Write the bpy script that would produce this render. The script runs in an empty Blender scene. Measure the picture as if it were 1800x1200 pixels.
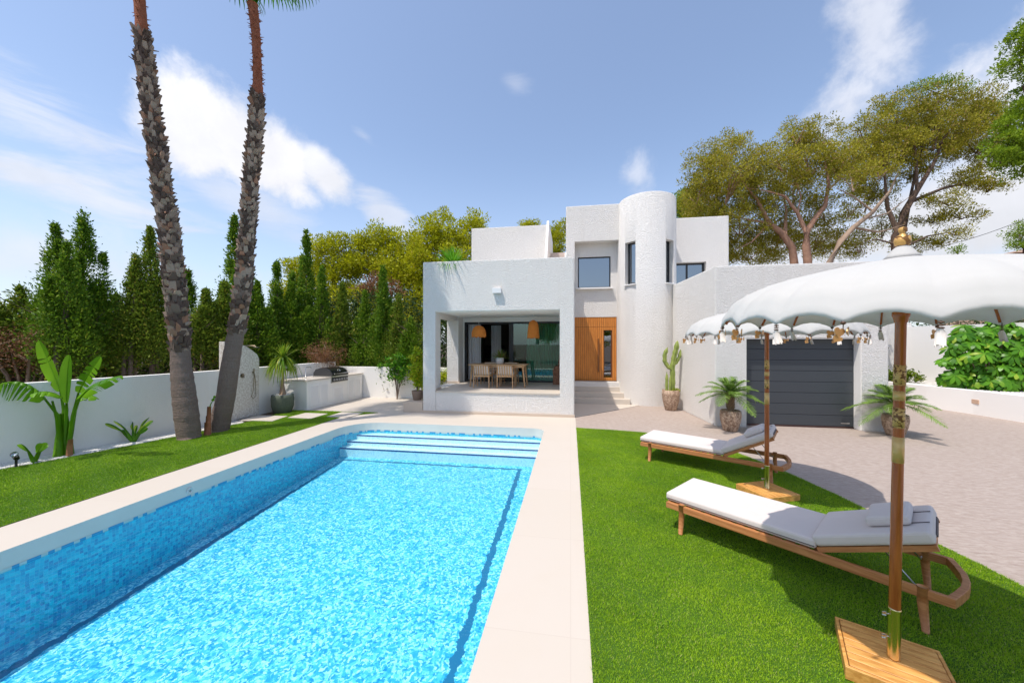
import bpy, bmesh, math, random
import numpy as np
from mathutils import Vector, Matrix
random.seed(7); RNG = np.random.default_rng(7)
R = math.radians
scn = bpy.context.scene
COL = scn.collection

# ------------------------------------------------------------------ camera
YAW = math.atan(103/638.0)
cam_d = bpy.data.cameras.new('camera'); cam = bpy.data.objects.new('camera', cam_d); COL.objects.link(cam)
cam.location = (0, 0, 2.0); cam.rotation_euler = (R(90), 0, YAW)
cam_d.sensor_width = 36; cam_d.lens = 36*638/1800; cam_d.shift_y = 3/1800
cam_d.clip_start = 0.05; cam_d.clip_end = 3000
scn.camera = cam
scn.render.resolution_x = 1024; scn.render.resolution_y = 682
scn.view_settings.view_transform = 'Standard'; scn.view_settings.look = 'None'
scn.view_settings.gamma = 1.0; scn.view_settings.exposure = 0.60

# ------------------------------------------------------------------ node helpers
def setin(nt, sock, v):
    if isinstance(v, bpy.types.NodeSocket): nt.links.new(v, sock)
    elif isinstance(v, (tuple, list)) and sock.type == 'RGBA' and len(v) == 3: sock.default_value = (*v, 1)
    else: sock.default_value = v
def M_(nt, op, a, b=0.0, c=0.0, clamp=False):
    n = nt.nodes.new('ShaderNodeMath'); n.operation = op; n.use_clamp = clamp
    setin(nt, n.inputs[0], a); setin(nt, n.inputs[1], b); setin(nt, n.inputs[2], c); return n.outputs[0]
def mixc(nt, f, a, b, mode='MIX'):
    n = nt.nodes.new('ShaderNodeMix'); n.data_type = 'RGBA'; n.blend_type = mode
    setin(nt, n.inputs[0], f); setin(nt, n.inputs[6], a); setin(nt, n.inputs[7], b); return n.outputs[2]
def noise(nt, vec, scale, detail=3, rough=.55, dist=0, dim='3D'):
    n = nt.nodes.new('ShaderNodeTexNoise'); n.noise_dimensions = dim
    if vec is not None: nt.links.new(vec, n.inputs['Vector'])
    n.inputs['Scale'].default_value = scale; n.inputs['Detail'].default_value = detail
    n.inputs['Roughness'].default_value = rough; n.inputs['Distortion'].default_value = dist
    return n.outputs[0], n.outputs[1]
def vor(nt, vec, scale, feat='F1', out='Distance', rnd=1.0):
    n = nt.nodes.new('ShaderNodeTexVoronoi'); n.feature = feat
    if vec is not None: nt.links.new(vec, n.inputs['Vector'])
    n.inputs['Scale'].default_value = scale; n.inputs['Randomness'].default_value = rnd
    return n.outputs[out]
def sstep(nt, v, a, b):
    n = nt.nodes.new('ShaderNodeMapRange'); n.interpolation_type = 'SMOOTHSTEP'
    setin(nt, n.inputs['Value'], v); n.inputs['From Min'].default_value = a; n.inputs['From Max'].default_value = b
    return n.outputs['Result']
def ocoord(nt, scale=None, kind='Object'):
    t = nt.nodes.new('ShaderNodeTexCoord').outputs[kind]
    if scale is None: return t
    m = nt.nodes.new('ShaderNodeMapping'); nt.links.new(t, m.inputs[0]); m.inputs['Scale'].default_value = scale
    return m.outputs[0]
def bump(nt, h, strength, dist, normal=None):
    n = nt.nodes.new('ShaderNodeBump'); n.inputs['Strength'].default_value = strength; n.inputs['Distance'].default_value = dist
    nt.links.new(h, n.inputs['Height'])
    if normal is not None: nt.links.new(normal, n.inputs['Normal'])
    return n.outputs[0]
def newmat(name):
    m = bpy.data.materials.new(name); m.use_nodes = True; nt = m.node_tree
    p = nt.nodes['Principled BSDF']; return m, nt, p
MATS = {}
def simple(name, col, rough=.6, metal=0, nscale=0, namt=.15, bscale=0, bdist=.003, stretch=None, spec=.5):
    m, nt, p = newmat(name)
    v = ocoord(nt, stretch) if stretch else ocoord(nt)
    if nscale:
        f, _ = noise(nt, v, nscale, 4)
        c = mixc(nt, f, tuple(x*(1-namt) for x in col), tuple(min(1, x*(1+namt)) for x in col))
        nt.links.new(c, p.inputs['Base Color'])
    else: p.inputs['Base Color'].default_value = (*col, 1)
    p.inputs['Roughness'].default_value = rough; p.inputs['Metallic'].default_value = metal
    p.inputs['Specular IOR Level'].default_value = spec
    if bscale:
        h, _ = noise(nt, v, bscale, 3); nt.links.new(bump(nt, h, .8, bdist), p.inputs['Normal'])
    MATS[name] = m; return m

# ------------------------------------------------------------------ world + sun
SUN = Vector((.316, .33, -1.0)).normalized()
w = bpy.data.worlds.new('World'); scn.world = w; w.use_nodes = True
nt = w.node_tree; bg = nt.nodes['Background']
sky = nt.nodes.new('ShaderNodeTexSky'); sky.sky_type = 'NISHITA'; sky.sun_disc = False
sky.sun_elevation = math.asin(-SUN.z); sky.sun_rotation = math.atan2(-SUN.x, -SUN.y)
sky.air_density = 1.0; sky.dust_density = 1.2; sky.ozone_density = 1.5; sky.altitude = 50
gen = nt.nodes.new('ShaderNodeTexCoord').outputs['Generated']
sx = nt.nodes.new('ShaderNodeSeparateXYZ'); nt.links.new(gen, sx.inputs[0])
az = M_(nt, 'ARCTAN2', sx.outputs[0], sx.outputs[1]); el = M_(nt, 'ARCSINE', sx.outputs[2])
nA, cA = noise(nt, gen, 3.2, 7, .6, .3); nB, _ = noise(nt, gen, 9.0, 6, .62, .2)
stv = nt.nodes.new('ShaderNodeMapping'); nt.links.new(gen, stv.inputs[0]); stv.inputs['Scale'].default_value = (2.0, 2.0, 9.0); stv.inputs['Rotation'].default_value = (R(12), R(-14), 0)
nC, _ = noise(nt, stv.outputs[0], 2.6, 7, .62, .4)
def ang(x, y):
    a = (x-900)/638; b = (603-y)/638
    f_ = (-math.sin(YAW), math.cos(YAW)); r_ = (math.cos(YAW), math.sin(YAW))
    d = Vector((f_[0]+a*r_[0], f_[1]+a*r_[1], b)).normalized()
    return math.atan2(d.x, d.y), math.asin(d.z)
def cloud(px, py, ra, re, rot, n, amp, lo, hi, dens):
    a0, e0 = ang(px, py)
    da = M_(nt, 'SUBTRACT', az, a0); de = M_(nt, 'SUBTRACT', el, e0)
    c, s = math.cos(rot), math.sin(rot)
    u = M_(nt, 'ADD', M_(nt, 'MULTIPLY', da, c/ra), M_(nt, 'MULTIPLY', de, s/ra))
    v = M_(nt, 'ADD', M_(nt, 'MULTIPLY', da, -s/re), M_(nt, 'MULTIPLY', de, c/re))
    d = M_(nt, 'SQRT', M_(nt, 'ADD', M_(nt, 'MULTIPLY', u, u), M_(nt, 'MULTIPLY', v, v)))
    k = M_(nt, 'ADD', M_(nt, 'SUBTRACT', 1.0, d), M_(nt, 'MULTIPLY', M_(nt, 'SUBTRACT', n, .5), amp))
    return M_(nt, 'MULTIPLY', sstep(nt, k, lo, hi), dens)
cl = [cloud(345, 225, .12, .115, -.2, nB, 1.1, .05, .5, .95), cloud(450, 262, .17, .10, -.45, nB, 1.1, .05, .5, .97), cloud(575, 310, .11, .06, -.45, nB, 1.2, .05, .6, .9),
      cloud(430, 350, .22, .06, -.35, nC, 1.8, 0, 1.0, .5), cloud(690, 385, .14, .05, -.6, nC, 1.8, 0, .8, .6),
      cloud(110, 245, .3, .10, -.15, nC, 2.6, .15, 1.3, .6), cloud(90, 320, .3, .07, -.2, nC, 2.6, .1, 1.2, .7), cloud(160, 470, .5, .10, 0, nB, 2.0, .1, 1.3, .6),
      cloud(1530, 40, .08, .20, .15, nB, 2.4, .0, 1.0, .62), cloud(1490, 190, .09, .10, .1, nB, 2.4, .0, 1.0, .68), cloud(1120, 310, .06, .07, 0, nB, 2.4, .1, 1.2, .5),
      cloud(1810, 130, .17, .12, .3, nB, 2.4, .05, .9, .75), cloud(1760, 370, .36, .15, 0, nA, 1.6, .0, .7, .92), cloud(1560, 420, .35, .10, 0, nA, 1.6, .0, .8, .9),
      cloud(905, 150, .06, .04, -.5, nC, 2.6, .2, 1.3, .22), cloud(640, 240, .05, .02, -.5, nC, 2, .2, 1.2, .2)]
tot = cl[0]
for c_ in cl[1:]: tot = M_(nt, 'MAXIMUM', tot, c_)
shade = M_(nt, 'ADD', M_(nt, 'MULTIPLY', nB, .35), M_(nt, 'ADD', .62, M_(nt, 'MULTIPLY', sstep(nt, el, .05, .5), .24)))
ccol = nt.nodes.new('ShaderNodeVectorMath'); ccol.operation = 'SCALE'; ccol.inputs[0].default_value = (4.35, 4.35, 4.55)
nt.links.new(shade, ccol.inputs['Scale'])
hz = M_(nt, 'MULTIPLY', sstep(nt, M_(nt, 'SUBTRACT', .5, el), 0, .5), .38)
skyc = mixc(nt, .12, sky.outputs[0], (2.6, 3.0, 4.2)); skyc = mixc(nt, hz, skyc, (3.2, 3.75, 4.9))
skyc = mixc(nt, 1.0, skyc, (.99, .98, .97), 'MULTIPLY')
out = mixc(nt, tot, skyc, ccol.outputs[0])
nt.links.new(out, bg.inputs['Color']); bg.inputs['Strength'].default_value = 0.15
sl = bpy.data.lights.new('sun', 'SUN'); sl.energy = 2.65; sl.angle = R(.53); sl.color = (1.0, .94, .86)
so = bpy.data.objects.new('sun', sl); COL.objects.link(so); so.rotation_euler = SUN.to_track_quat('-Z', 'Y').to_euler()
scn.cycles.max_bounces = 10; scn.cycles.transparent_max_bounces = 24; scn.cycles.diffuse_bounces = 4
scn.cycles.use_denoising = True

# ------------------------------------------------------------------ materials
def stucco(name, col, dist=.021, scale=31, strength=.78):
    m, nt, p = newmat(name); v = ocoord(nt)
    a, _ = noise(nt, v, scale, 5, .7, .6); b, _ = noise(nt, v, scale*2.6, 3)
    h = M_(nt, 'ADD', sstep(nt, a, .38, .66), M_(nt, 'MULTIPLY', b, .5))
    big, _ = noise(nt, v, .9, 3)
    sv = ocoord(nt, (3.5, 3.5, .35)); st, _ = noise(nt, sv, 1.0, 5, .65)
    cc = mixc(nt, big, tuple(x*.95 for x in col), col)
    nt.links.new(mixc(nt, M_(nt, 'MULTIPLY', sstep(nt, st, .55, .8), .35), cc, (col[0]*.86, col[1]*.83, col[2]*.79)), p.inputs['Base Color'])
    nt.links.new(bump(nt, h, strength, dist), p.inputs['Normal'])
    p.inputs['Roughness'].default_value = .85; p.inputs['Specular IOR Level'].default_value = .2
    MATS[name] = m; return m
STUCCO = stucco('white_stucco', (.92, .88, .83))
STUCCO_F = stucco('fine_white_render', (.90, .87, .82), .003, 40, .6)
PLASTER = simple('smooth_white_plaster', (.89, .86, .82), .8, 0, 1.2, .03, 60, .0008)
def paving_mat():
    m, nt, p = newmat('cream_porcelain'); v = ocoord(nt)
    br = nt.nodes.new('ShaderNodeTexBrick'); nt.links.new(v, br.inputs['Vector'])
    br.inputs['Scale'].default_value = 1; br.inputs['Brick Width'].default_value = 40; br.inputs['Row Height'].default_value = 1.25
    br.inputs['Mortar Size'].default_value = .004; br.inputs['Color1'].default_value = (.585, .515, .435, 1)
    br.inputs['Color2'].default_value = (.60, .53, .455, 1); br.inputs['Mortar'].default_value = (.56, .485, .41, 1); br.offset = 0
    n, _ = noise(nt, v, 2.2, 7, .65, .8)
    c = mixc(nt, M_(nt, 'MULTIPLY', sstep(nt, n, .45, .75), .22), br.outputs[0], (.58, .49, .395))
    nt.links.new(c, p.inputs['Base Color']); p.inputs['Roughness'].default_value = .55; p.inputs['Specular IOR Level'].default_value = .3
    MATS['paving'] = m; return m
PAVING = paving_mat()
COPING_FACE = simple('grey_beige_stone', (.62, .59, .54), .7, 0, 3, .08)
SKIRT = simple('beige_skirting', (.58, .47, .37), .6, 0, 3, .06)
def patio_mat():
    m, nt, p = newmat('stamped_stone_paving'); v = ocoord(nt); sv = ocoord(nt, (1, 3.2, 1))
    wv, wc = noise(nt, v, 1.4, 2)
    vm = nt.nodes.new('ShaderNodeVectorMath'); vm.operation = 'ADD'; nt.links.new(v, vm.inputs[0])
    sc = nt.nodes.new('ShaderNodeVectorMath'); sc.operation = 'SCALE'; nt.links.new(wc, sc.inputs[0]); sc.inputs['Scale'].default_value = .12
    nt.links.new(sc.outputs[0], vm.inputs[1])
    br = nt.nodes.new('ShaderNodeTexBrick'); nt.links.new(vm.outputs[0], br.inputs['Vector']); br.inputs['Scale'].default_value = 1
    br.inputs['Brick Width'].default_value = .30; br.inputs['Row Height'].default_value = .15; br.inputs['Mortar Size'].default_value = .009
    br.inputs['Mortar Smooth'].default_value = .8
    br.inputs['Color1'].default_value = (.34, .265, .22, 1); br.inputs['Color2'].default_value = (.365, .29, .245, 1); br.inputs['Mortar'].default_value = (.31, .24, .20, 1)
    n, _ = noise(nt, sv, 9, 6, .7, .3); n2, _ = noise(nt, sv, 1.3, 4, .6)
    c = mixc(nt, sstep(nt, n, .38, .68), br.outputs[0], (.45, .375, .325))
    c = mixc(nt, M_(nt, 'MULTIPLY', sstep(nt, n2, .4, .7), .4), c, (.385, .31, .265))
    nt.links.new(c, p.inputs['Base Color']); p.inputs['Roughness'].default_value = .75
    h = M_(nt, 'ADD', M_(nt, 'MULTIPLY', br.outputs['Fac'], -.45), M_(nt, 'MULTIPLY', n, .9))
    nt.links.new(bump(nt, h, .7, .006), p.inputs['Normal']); return m
PATIO = patio_mat()
def soil_mat():
    m, nt, p = newmat('dry_soil'); v = ocoord(nt); n, _ = noise(nt, v, 3, 6)
    nt.links.new(mixc(nt, n, (.09, .06, .04), (.17, .12, .08)), p.inputs['Base Color']); p.inputs['Roughness'].default_value = .95
    nt.links.new(bump(nt, n, .8, .05), p.inputs['Normal']); return m
SOIL = soil_mat()
def turf_mat(name, blade):
    m, nt, p = newmat(name); v = ocoord(nt)
    n, _ = noise(nt, v, 1.1, 4); n2, _ = noise(nt, v, 6.0, 3)
    f = M_(nt, 'ADD', M_(nt, 'MULTIPLY', n, .6), M_(nt, 'MULTIPLY', n2, .4))
    if blade:
        g_ = nt.nodes.new('ShaderNodeNewGeometry').outputs['Random Per Island']
        c = mixc(nt, sstep(nt, f, .42, .60), (.19, .385, .003), (.295, .49, .006))
        c = mixc(nt, M_(nt, 'MULTIPLY', g_, .65), c, (.35, .49, .03))
        c = mixc(nt, sstep(nt, g_, .93, .97), c, (.42, .42, .14))
    else: c = mixc(nt, f, (.04, .10, .006), (.07, .15, .01))
    nt.links.new(c, p.inputs['Base Color']); p.inputs['Roughness'].default_value = .5 if blade else .9
    p.inputs['Specular IOR Level'].default_value = .3
    return m
TURF = turf_mat('turf_backing', False); BLADE = turf_mat('turf_blades', True)
def foliage(name, c1, c2, c3=None, trans=.35, rough=.55, nscale=1.2):
    m, nt, p = newmat(name); v = ocoord(nt)
    n, _ = noise(nt, v, nscale, 3); g_ = nt.nodes.new('ShaderNodeNewGeometry').outputs['Random Per Island']
    c = mixc(nt, sstep(nt, M_(nt, 'ADD', M_(nt, 'MULTIPLY', n, .6), M_(nt, 'MULTIPLY', g_, .4)), .25, .75), c1, c2)
    if c3: c = mixc(nt, sstep(nt, g_, .90, .96), c, c3)
    nt.links.new(c, p.inputs['Base Color']); p.inputs['Roughness'].default_value = rough; p.inputs['Specular IOR Level'].default_value = .25
    t = nt.nodes.new('ShaderNodeBsdfTranslucent'); nt.links.new(c, t.inputs[0])
    mx = nt.nodes.new('ShaderNodeMixShader'); mx.inputs[0].default_value = trans
    nt.links.new(p.outputs[0], mx.inputs[1]); nt.links.new(t.outputs[0], mx.inputs[2])
    nt.links.new(mx.outputs[0], nt.nodes['Material Output'].inputs[0]); MATS[name] = m; return m
CYP = foliage('cypress_foliage', (.07, .16, .010), (.20, .33, .02), (.33, .40, .04), .4)
CYPY = foliage('olive_cypress_foliage', (.10, .17, .015), (.25, .33, .03), (.34, .28, .05), .4)
PINEY = foliage('yellow_green_pine_foliage', (.25, .28, .006), (.64, .64, .016), (.45, .38, .03), .4)
PINEO = foliage('olive_brown_pine_foliage', (.19, .19, .013), (.50, .45, .035), (.46, .30, .12), .35, nscale=.5)
PINEG = foliage('bright_green_pine_foliage', (.13, .22, .01), (.30, .42, .02), None, .4)
DEAD = foliage('dead_brown_foliage', (.16, .07, .03), (.34, .17, .08), None, .2)
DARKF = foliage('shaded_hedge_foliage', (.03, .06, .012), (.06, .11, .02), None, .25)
BANANA = foliage('banana_leaf', (.10, .27, .01), (.22, .46, .02), None, .45, .35)
GLOSSY = foliage('glossy_shrub_leaf', (.05, .17, .012), (.15, .38, .02), (.36, .5, .05), .35, .35, 3)
IVY = foliage('ivy_leaf', (.02, .08, .012), (.06, .16, .025), None, .25, .35, 3)
CROTON = foliage('yellow_variegated_leaf', (.22, .36, .01), (.58, .60, .03), (.75, .65, .05), .4, .4, 3)
PHOENIX = foliage('phoenix_frond', (.13, .25, .03), (.28, .42, .09), None, .3, .45, 3)
DRAC = foliage('drooping_strap_leaf', (.12, .26, .02), (.36, .42, .03), (.5, .42, .03), .4, .4, 1.0)
YUCCA = foliage('spiky_bright_leaf', (.09, .30, .01), (.22, .45, .03), None, .35, .4, 3)
FAN = foliage('fan_palm_leaf', (.05, .20, .01), (.12, .32, .02), None, .45, .4, 3)
BARK = simple('grey_brown_bark', (.17, .12, .09), .9, 0, 8, .4, 20, .02)
PINEBARK = simple('reddish_pine_bark', (.36, .20, .13), .9, 0, 5, .45, 14, .03)
DARKBARK = simple('dark_pine_bark', (.12, .075, .05), .9, 0, 5, .4, 14, .03)
TWIG = simple('pale_bare_twig', (.34, .24, .17), .9, 0, 6, .3)
def palmbase_mat():
    m, nt, p = newmat('fibrous_palm_base'); v = ocoord(nt, (1, 1, 6)); sv = ocoord(nt, (1, 1, .35))
    a, _ = noise(nt, v, 5, 5, .7); b, _ = noise(nt, sv, 45, 3, .7)
    nt.links.new(mixc(nt, M_(nt, 'ADD', M_(nt, 'MULTIPLY', a, .5), M_(nt, 'MULTIPLY', b, .5)), (.11, .075, .06), (.30, .22, .18)), p.inputs['Base Color'])
    p.inputs['Roughness'].default_value = .95
    nt.links.new(bump(nt, M_(nt, 'ADD', a, b), .9, .03), p.inputs['Normal']); return m
PALMBASE = palmbase_mat()
def boots_mat():
    m, nt, p = newmat('old_palm_leaf_bases'); g_ = nt.nodes.new('ShaderNodeNewGeometry').outputs['Random Per Island']; v = ocoord(nt)
    n, _ = noise(nt, v, 30, 4)
    c = mixc(nt, sstep(nt, g_, .2, .8), (.10, .062, .045), (.46, .34, .255)); c = mixc(nt, sstep(nt, g_, .86, .93), c, (.38, .19, .11))
    c = mixc(nt, M_(nt, 'MULTIPLY', n, .5), c, (.12, .085, .07))
    nt.links.new(c, p.inputs['Base Color']); p.inputs['Roughness'].default_value = .95; return m
BOOTS = boots_mat()
REDTRUNK = simple('red_brown_palm_fibre', (.30, .095, .045), .95, 0, 14, .5, 40, .03)
PALMCORE = simple('dark_palm_core', (.085, .055, .04), .95, 0, 14, .3, 30, .02)
def wood(name, c1, c2, sc=(1, 12, 12), rough=.5, s=3):
    m, nt, p = newmat(name); v = ocoord(nt, sc); n, _ = noise(nt, v, s, 5, .6, .6)
    nt.links.new(mixc(nt, sstep(nt, n, .3, .7), c1, c2), p.inputs['Base Color']); p.inputs['Roughness'].default_value = rough
    nt.links.new(bump(nt, n, .4, .002), p.inputs['Normal']); MATS[name] = m; return m
TEAK = wood('oiled_teak', (.38, .135, .04), (.56, .245, .09))
TEAKL = wood('light_teak', (.46, .26, .12), (.60, .37, .19))
DECKW = wood('honey_base_planks', (.52, .22, .045), (.78, .41, .11), (2, 14, 14), .45)
DOORW = wood('varnished_iroko', (.52, .17, .025), (.70, .27, .05), (14, 14, .8), .45)
POLEW = wood('varnished_mahogany', (.27, .065, .014), (.43, .125, .028), (14, 14, 1), .25)
GOLD = None
def carved(name, c1, c2, sc, dist):
    m, nt, p = newmat(name); v = ocoord(nt, (1, 1, 1)); a = vor(nt, v, sc, 'F1'); b, _ = noise(nt, v, sc*1.3, 2)
    f = sstep(nt, M_(nt, 'ADD', a, M_(nt, 'MULTIPLY', b, .5)), .80, .95)
    nt.links.new(mixc(nt, f, c1, c2), p.inputs['Base Color']); p.inputs['Roughness'].default_value = .4; p.inputs['Metallic'].default_value = .15
    nt.links.new(bump(nt, M_(nt, 'MULTIPLY', f, -1), .8, dist), p.inputs['Normal']); return m
CARVED = carved('carved_gilt', (.62, .40, .14), (.16, .07, .02), 75, .002)
GILT = simple('plain_gilt', (.66, .44, .17), .35, .3, 30, .12)
CARVEDB = carved('carved_finial_wood', (.62, .36, .10), (.20, .09, .02), 32, .006)
BRASS = simple('polished_brass', (.78, .62, .36), .16, 1)
STEEL = simple('brushed_steel', (.55, .54, .52), .28, 1)
BRONZE = simple('aged_brass_fitting', (.30, .24, .16), .35, .9)
CHARM = simple('gilt_shell_charm', (.62, .32, .11), .3, .35, 60, .2)
BEAD = simple('dark_wood_bead', (.10, .045, .02), .4)
TASSEL = simple('cream_cotton_tassel', (.72, .66, .60), .9, 0, 90, .2, 120, .002, (1, 1, .15))
def fabric(name, col, trans, bs=0):
    m, nt, p = newmat(name); v = ocoord(nt); n, _ = noise(nt, v, 4, 3); wv, _ = noise(nt, v, 300, 1)
    nt.links.new(mixc(nt, n, tuple(x*.97 for x in col), col), p.inputs['Base Color']); p.inputs['Roughness'].default_value = .9
    p.inputs['Specular IOR Level'].default_value = .15
    nt.links.new(bump(nt, M_(nt, 'ADD', M_(nt, 'MULTIPLY', n, bs), M_(nt, 'MULTIPLY', wv, .03)), .5, .02), p.inputs['Normal'])
    if trans:
        t = nt.nodes.new('ShaderNodeBsdfTranslucent'); t.inputs[0].default_value = (*col, 1)
        mx = nt.nodes.new('ShaderNodeMixShader'); mx.inputs[0].default_value = trans
        nt.links.new(p.outputs[0], mx.inputs[1]); nt.links.new(t.outputs[0], mx.inputs[2]); nt.links.new(mx.outputs[0], nt.nodes['Material Output'].inputs[0])
    return m
CANOPY = fabric('white_canopy_cotton', (.77, .755, .725), .40, .2)
CUSHION = fabric('pale_grey_cushion_canvas', (.69, .615, .575), 0, 1.2)
SEATC = fabric('cream_seat_canvas', (.78, .70, .64), 0, .4)
PIPING = simple('dark_piping', (.10, .08, .08), .8)
CURTAIN = fabric('white_curtain', (.82, .82, .84), .3, .3)
RATTAN = simple('orange_raffia', (.62, .20, .03), .85, 0, 90, .45, 150, .008, (1, 1, .25))
DARKM = simple('anthracite_aluminium', (.022, .023, .027), .4)
GARAGE = simple('anthracite_garage_panel', (.045, .052, .060), .38, 0, .8, .12, 400, .0004)
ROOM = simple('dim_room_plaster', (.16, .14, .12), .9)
DARKOBJ = simple('dark_tv_cabinet', (.012, .012, .013), .3)
GRILLB = simple('gloss_black_enamel', (.012, .012, .014), .15)
LAMPW = simple('white_wall_lamp', (.82, .80, .78), .5)
TERRA = simple('brown_taupe_pot', (.24, .165, .12), .7, 0, 6, .15)
GREENPOT = simple('green_grey_textured_pot', (.105, .125, .085), .8, 0, 40, .5, 60, .015)
PEBBLE = simple('white_pebble', (.70, .68, .65), .8, 0, 40, .2)
WPOT = simple('white_ceramic_pot', (.72, .68, .64), .5)
def pot_mat():
    m, nt, p = newmat('carved_brown_pot'); v = ocoord(nt, (1, 1, .8)); n, _ = noise(nt, v, 13, 5, .6, 1.8); q, _ = noise(nt, v, 3, 3)
    c = mixc(nt, sstep(nt, n, .38, .62), (.20, .115, .07), (.55, .40, .29)); c = mixc(nt, M_(nt, 'MULTIPLY', q, .4), c, (.40, .27, .18))
    nt.links.new(c, p.inputs['Base Color']); p.inputs['Roughness'].default_value = .8; nt.links.new(bump(nt, n, .9, .03), p.inputs['Normal']); return m
POTB = pot_mat()
CACT = foliage('euphorbia_skin', (.16, .22, .05), (.34, .40, .10), None, .05, .5, 6)
def stonemat(name, c1, c2, sc):
    m, nt, p = newmat(name); v = ocoord(nt); n, _ = noise(nt, v, sc, 5, .65)
    nt.links.new(mixc(nt, sstep(nt, n, .4, .62), c1, c2), p.inputs['Base Color']); p.inputs['Roughness'].default_value = .7
    nt.links.new(bump(nt, n, .3, .003), p.inputs['Normal']); return m
TERRAZZO = stonemat('speckled_shower_stucco', (.60, .52, .44), (.80, .75, .68), 22)
def glass(name, tint, gl, rough=0.0):
    m, nt, p = newmat(name); o = nt.nodes['Material Output']
    t = nt.nodes.new('ShaderNodeBsdfTransparent'); t.inputs[0].default_value = (*tint, 1)
    g_ = nt.nodes.new('ShaderNodeBsdfGlossy'); g_.inputs['Roughness'].default_value = rough; g_.inputs[0].default_value = (.9, .95, 1, 1)
    fr = nt.nodes.new('ShaderNodeFresnel'); fr.inputs[0].default_value = 1.5
    mx = nt.nodes.new('ShaderNodeMixShader'); nt.links.new(M_(nt, 'MULTIPLY_ADD', fr.outputs[0], 1.2, gl, True), mx.inputs[0])
    nt.links.new(t.outputs[0], mx.inputs[1]); nt.links.new(g_.outputs[0], mx.inputs[2]); nt.links.new(mx.outputs[0], o.inputs[0]); return m
GLASSG = glass('green_tinted_glass', (.52, .80, .68), .05)
GLASSD = glass('dark_window_glass', (.16, .19, .22), .26)
def mosaic(name, floor):
    m, nt, p = newmat(name); v = ocoord(nt)
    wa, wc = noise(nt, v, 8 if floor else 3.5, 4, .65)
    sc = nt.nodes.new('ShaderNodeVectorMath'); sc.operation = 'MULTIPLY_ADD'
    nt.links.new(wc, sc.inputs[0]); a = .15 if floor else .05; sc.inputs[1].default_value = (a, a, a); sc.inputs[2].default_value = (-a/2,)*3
    ad = nt.nodes.new('ShaderNodeVectorMath'); ad.operation = 'ADD'; nt.links.new(v, ad.inputs[0]); nt.links.new(sc.outputs[0], ad.inputs[1])  # warp bends the tiles as rippled water would, painted into the pattern
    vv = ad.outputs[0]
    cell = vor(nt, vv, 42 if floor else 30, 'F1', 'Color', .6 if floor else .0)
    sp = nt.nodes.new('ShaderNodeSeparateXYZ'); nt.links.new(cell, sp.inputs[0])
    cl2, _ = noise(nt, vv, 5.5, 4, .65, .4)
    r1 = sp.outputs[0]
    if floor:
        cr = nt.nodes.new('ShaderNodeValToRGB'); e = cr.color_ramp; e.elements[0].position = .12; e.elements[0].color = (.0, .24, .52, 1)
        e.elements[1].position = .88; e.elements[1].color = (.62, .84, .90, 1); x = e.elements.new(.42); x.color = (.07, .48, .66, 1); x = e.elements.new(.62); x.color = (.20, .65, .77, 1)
        nt.links.new(M_(nt, 'ADD', M_(nt, 'MULTIPLY', r1, .72), M_(nt, 'MULTIPLY', cl2, .34)), cr.inputs[0]); c = cr.outputs[0]  # pale patches in the blue tile mix also stand in for caustics
        sxy = nt.nodes.new('ShaderNodeSeparateXYZ'); nt.links.new(vv, sxy.inputs[0])
        X, Y = sxy.outputs[0], sxy.outputs[1]
        def band(q, c0, hw): return M_(nt, 'LESS_THAN', M_(nt, 'ABSOLUTE', M_(nt, 'SUBTRACT', q, c0)), hw)
        inY = M_(nt, 'LESS_THAN', Y, 7.70); inX = M_(nt, 'MULTIPLY', M_(nt, 'GREATER_THAN', X, -5.22), M_(nt, 'LESS_THAN', X, -1.02))
        l = M_(nt, 'MAXIMUM', M_(nt, 'MULTIPLY', M_(nt, 'MAXIMUM', band(X, -5.17, .045), band(X, -1.07, .045)), inY), M_(nt, 'MULTIPLY', band(Y, 7.66, .035), inX))
        c = mixc(nt, l, c, (.02, .16, .30))
    else:
        cr = nt.nodes.new('ShaderNodeValToRGB'); e = cr.color_ramp; e.elements[0].position = .1; e.elements[0].color = (.0, .26, .52, 1)
        e.elements[1].position = .8; e.elements[1].color = (.01, .60, .76, 1)
        nt.links.new(M_(nt, 'ADD', M_(nt, 'MULTIPLY', r1, .7), M_(nt, 'MULTIPLY', cl2, .25)), cr.inputs[0]); c = cr.outputs[0]
        ed = vor(nt, vv, 30, 'DISTANCE_TO_EDGE', 'Distance', 0)
        c = mixc(nt, M_(nt, 'MULTIPLY', M_(nt, 'LESS_THAN', ed, .06), .5), c, (.12, .66, .80))
    nt.links.new(c, p.inputs['Base Color']); p.inputs['Roughness'].default_value = .35
    return m
MOSF = mosaic('blue_mosaic_painted_caustics', True); MOSW = mosaic('mixed_blue_wall_mosaic', False)
def white_mos():
    m, nt, p = newmat('white_step_mosaic'); v = ocoord(nt); c = vor(nt, v, 34, 'F1', 'Color', .1); sp = nt.nodes.new('ShaderNodeSeparateXYZ'); nt.links.new(c, sp.inputs[0])
    nt.links.new(mixc(nt, sstep(nt, sp.outputs[0], .55, 1), (.95, .95, .95), (.74, .82, .92)), p.inputs['Base Color']); p.inputs['Roughness'].default_value = .3; return m
MOSS = white_mos(); NAVY = simple('navy_edge_tile', (.02, .06, .24), .25)
def band_tiles():
    m, nt, p = newmat('waterline_tile'); v = ocoord(nt); c = vor(nt, v, 20, 'F1', 'Color', 0); sp = nt.nodes.new('ShaderNodeSeparateXYZ'); nt.links.new(c, sp.inputs[0])
    nt.links.new(mixc(nt, M_(nt, 'GREATER_THAN', sp.outputs[0], .5), (.05, .30, .52), (.50, .57, .56)), p.inputs['Base Color']); p.inputs['Roughness'].default_value = .2; return m
WLINE = band_tiles()
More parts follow.
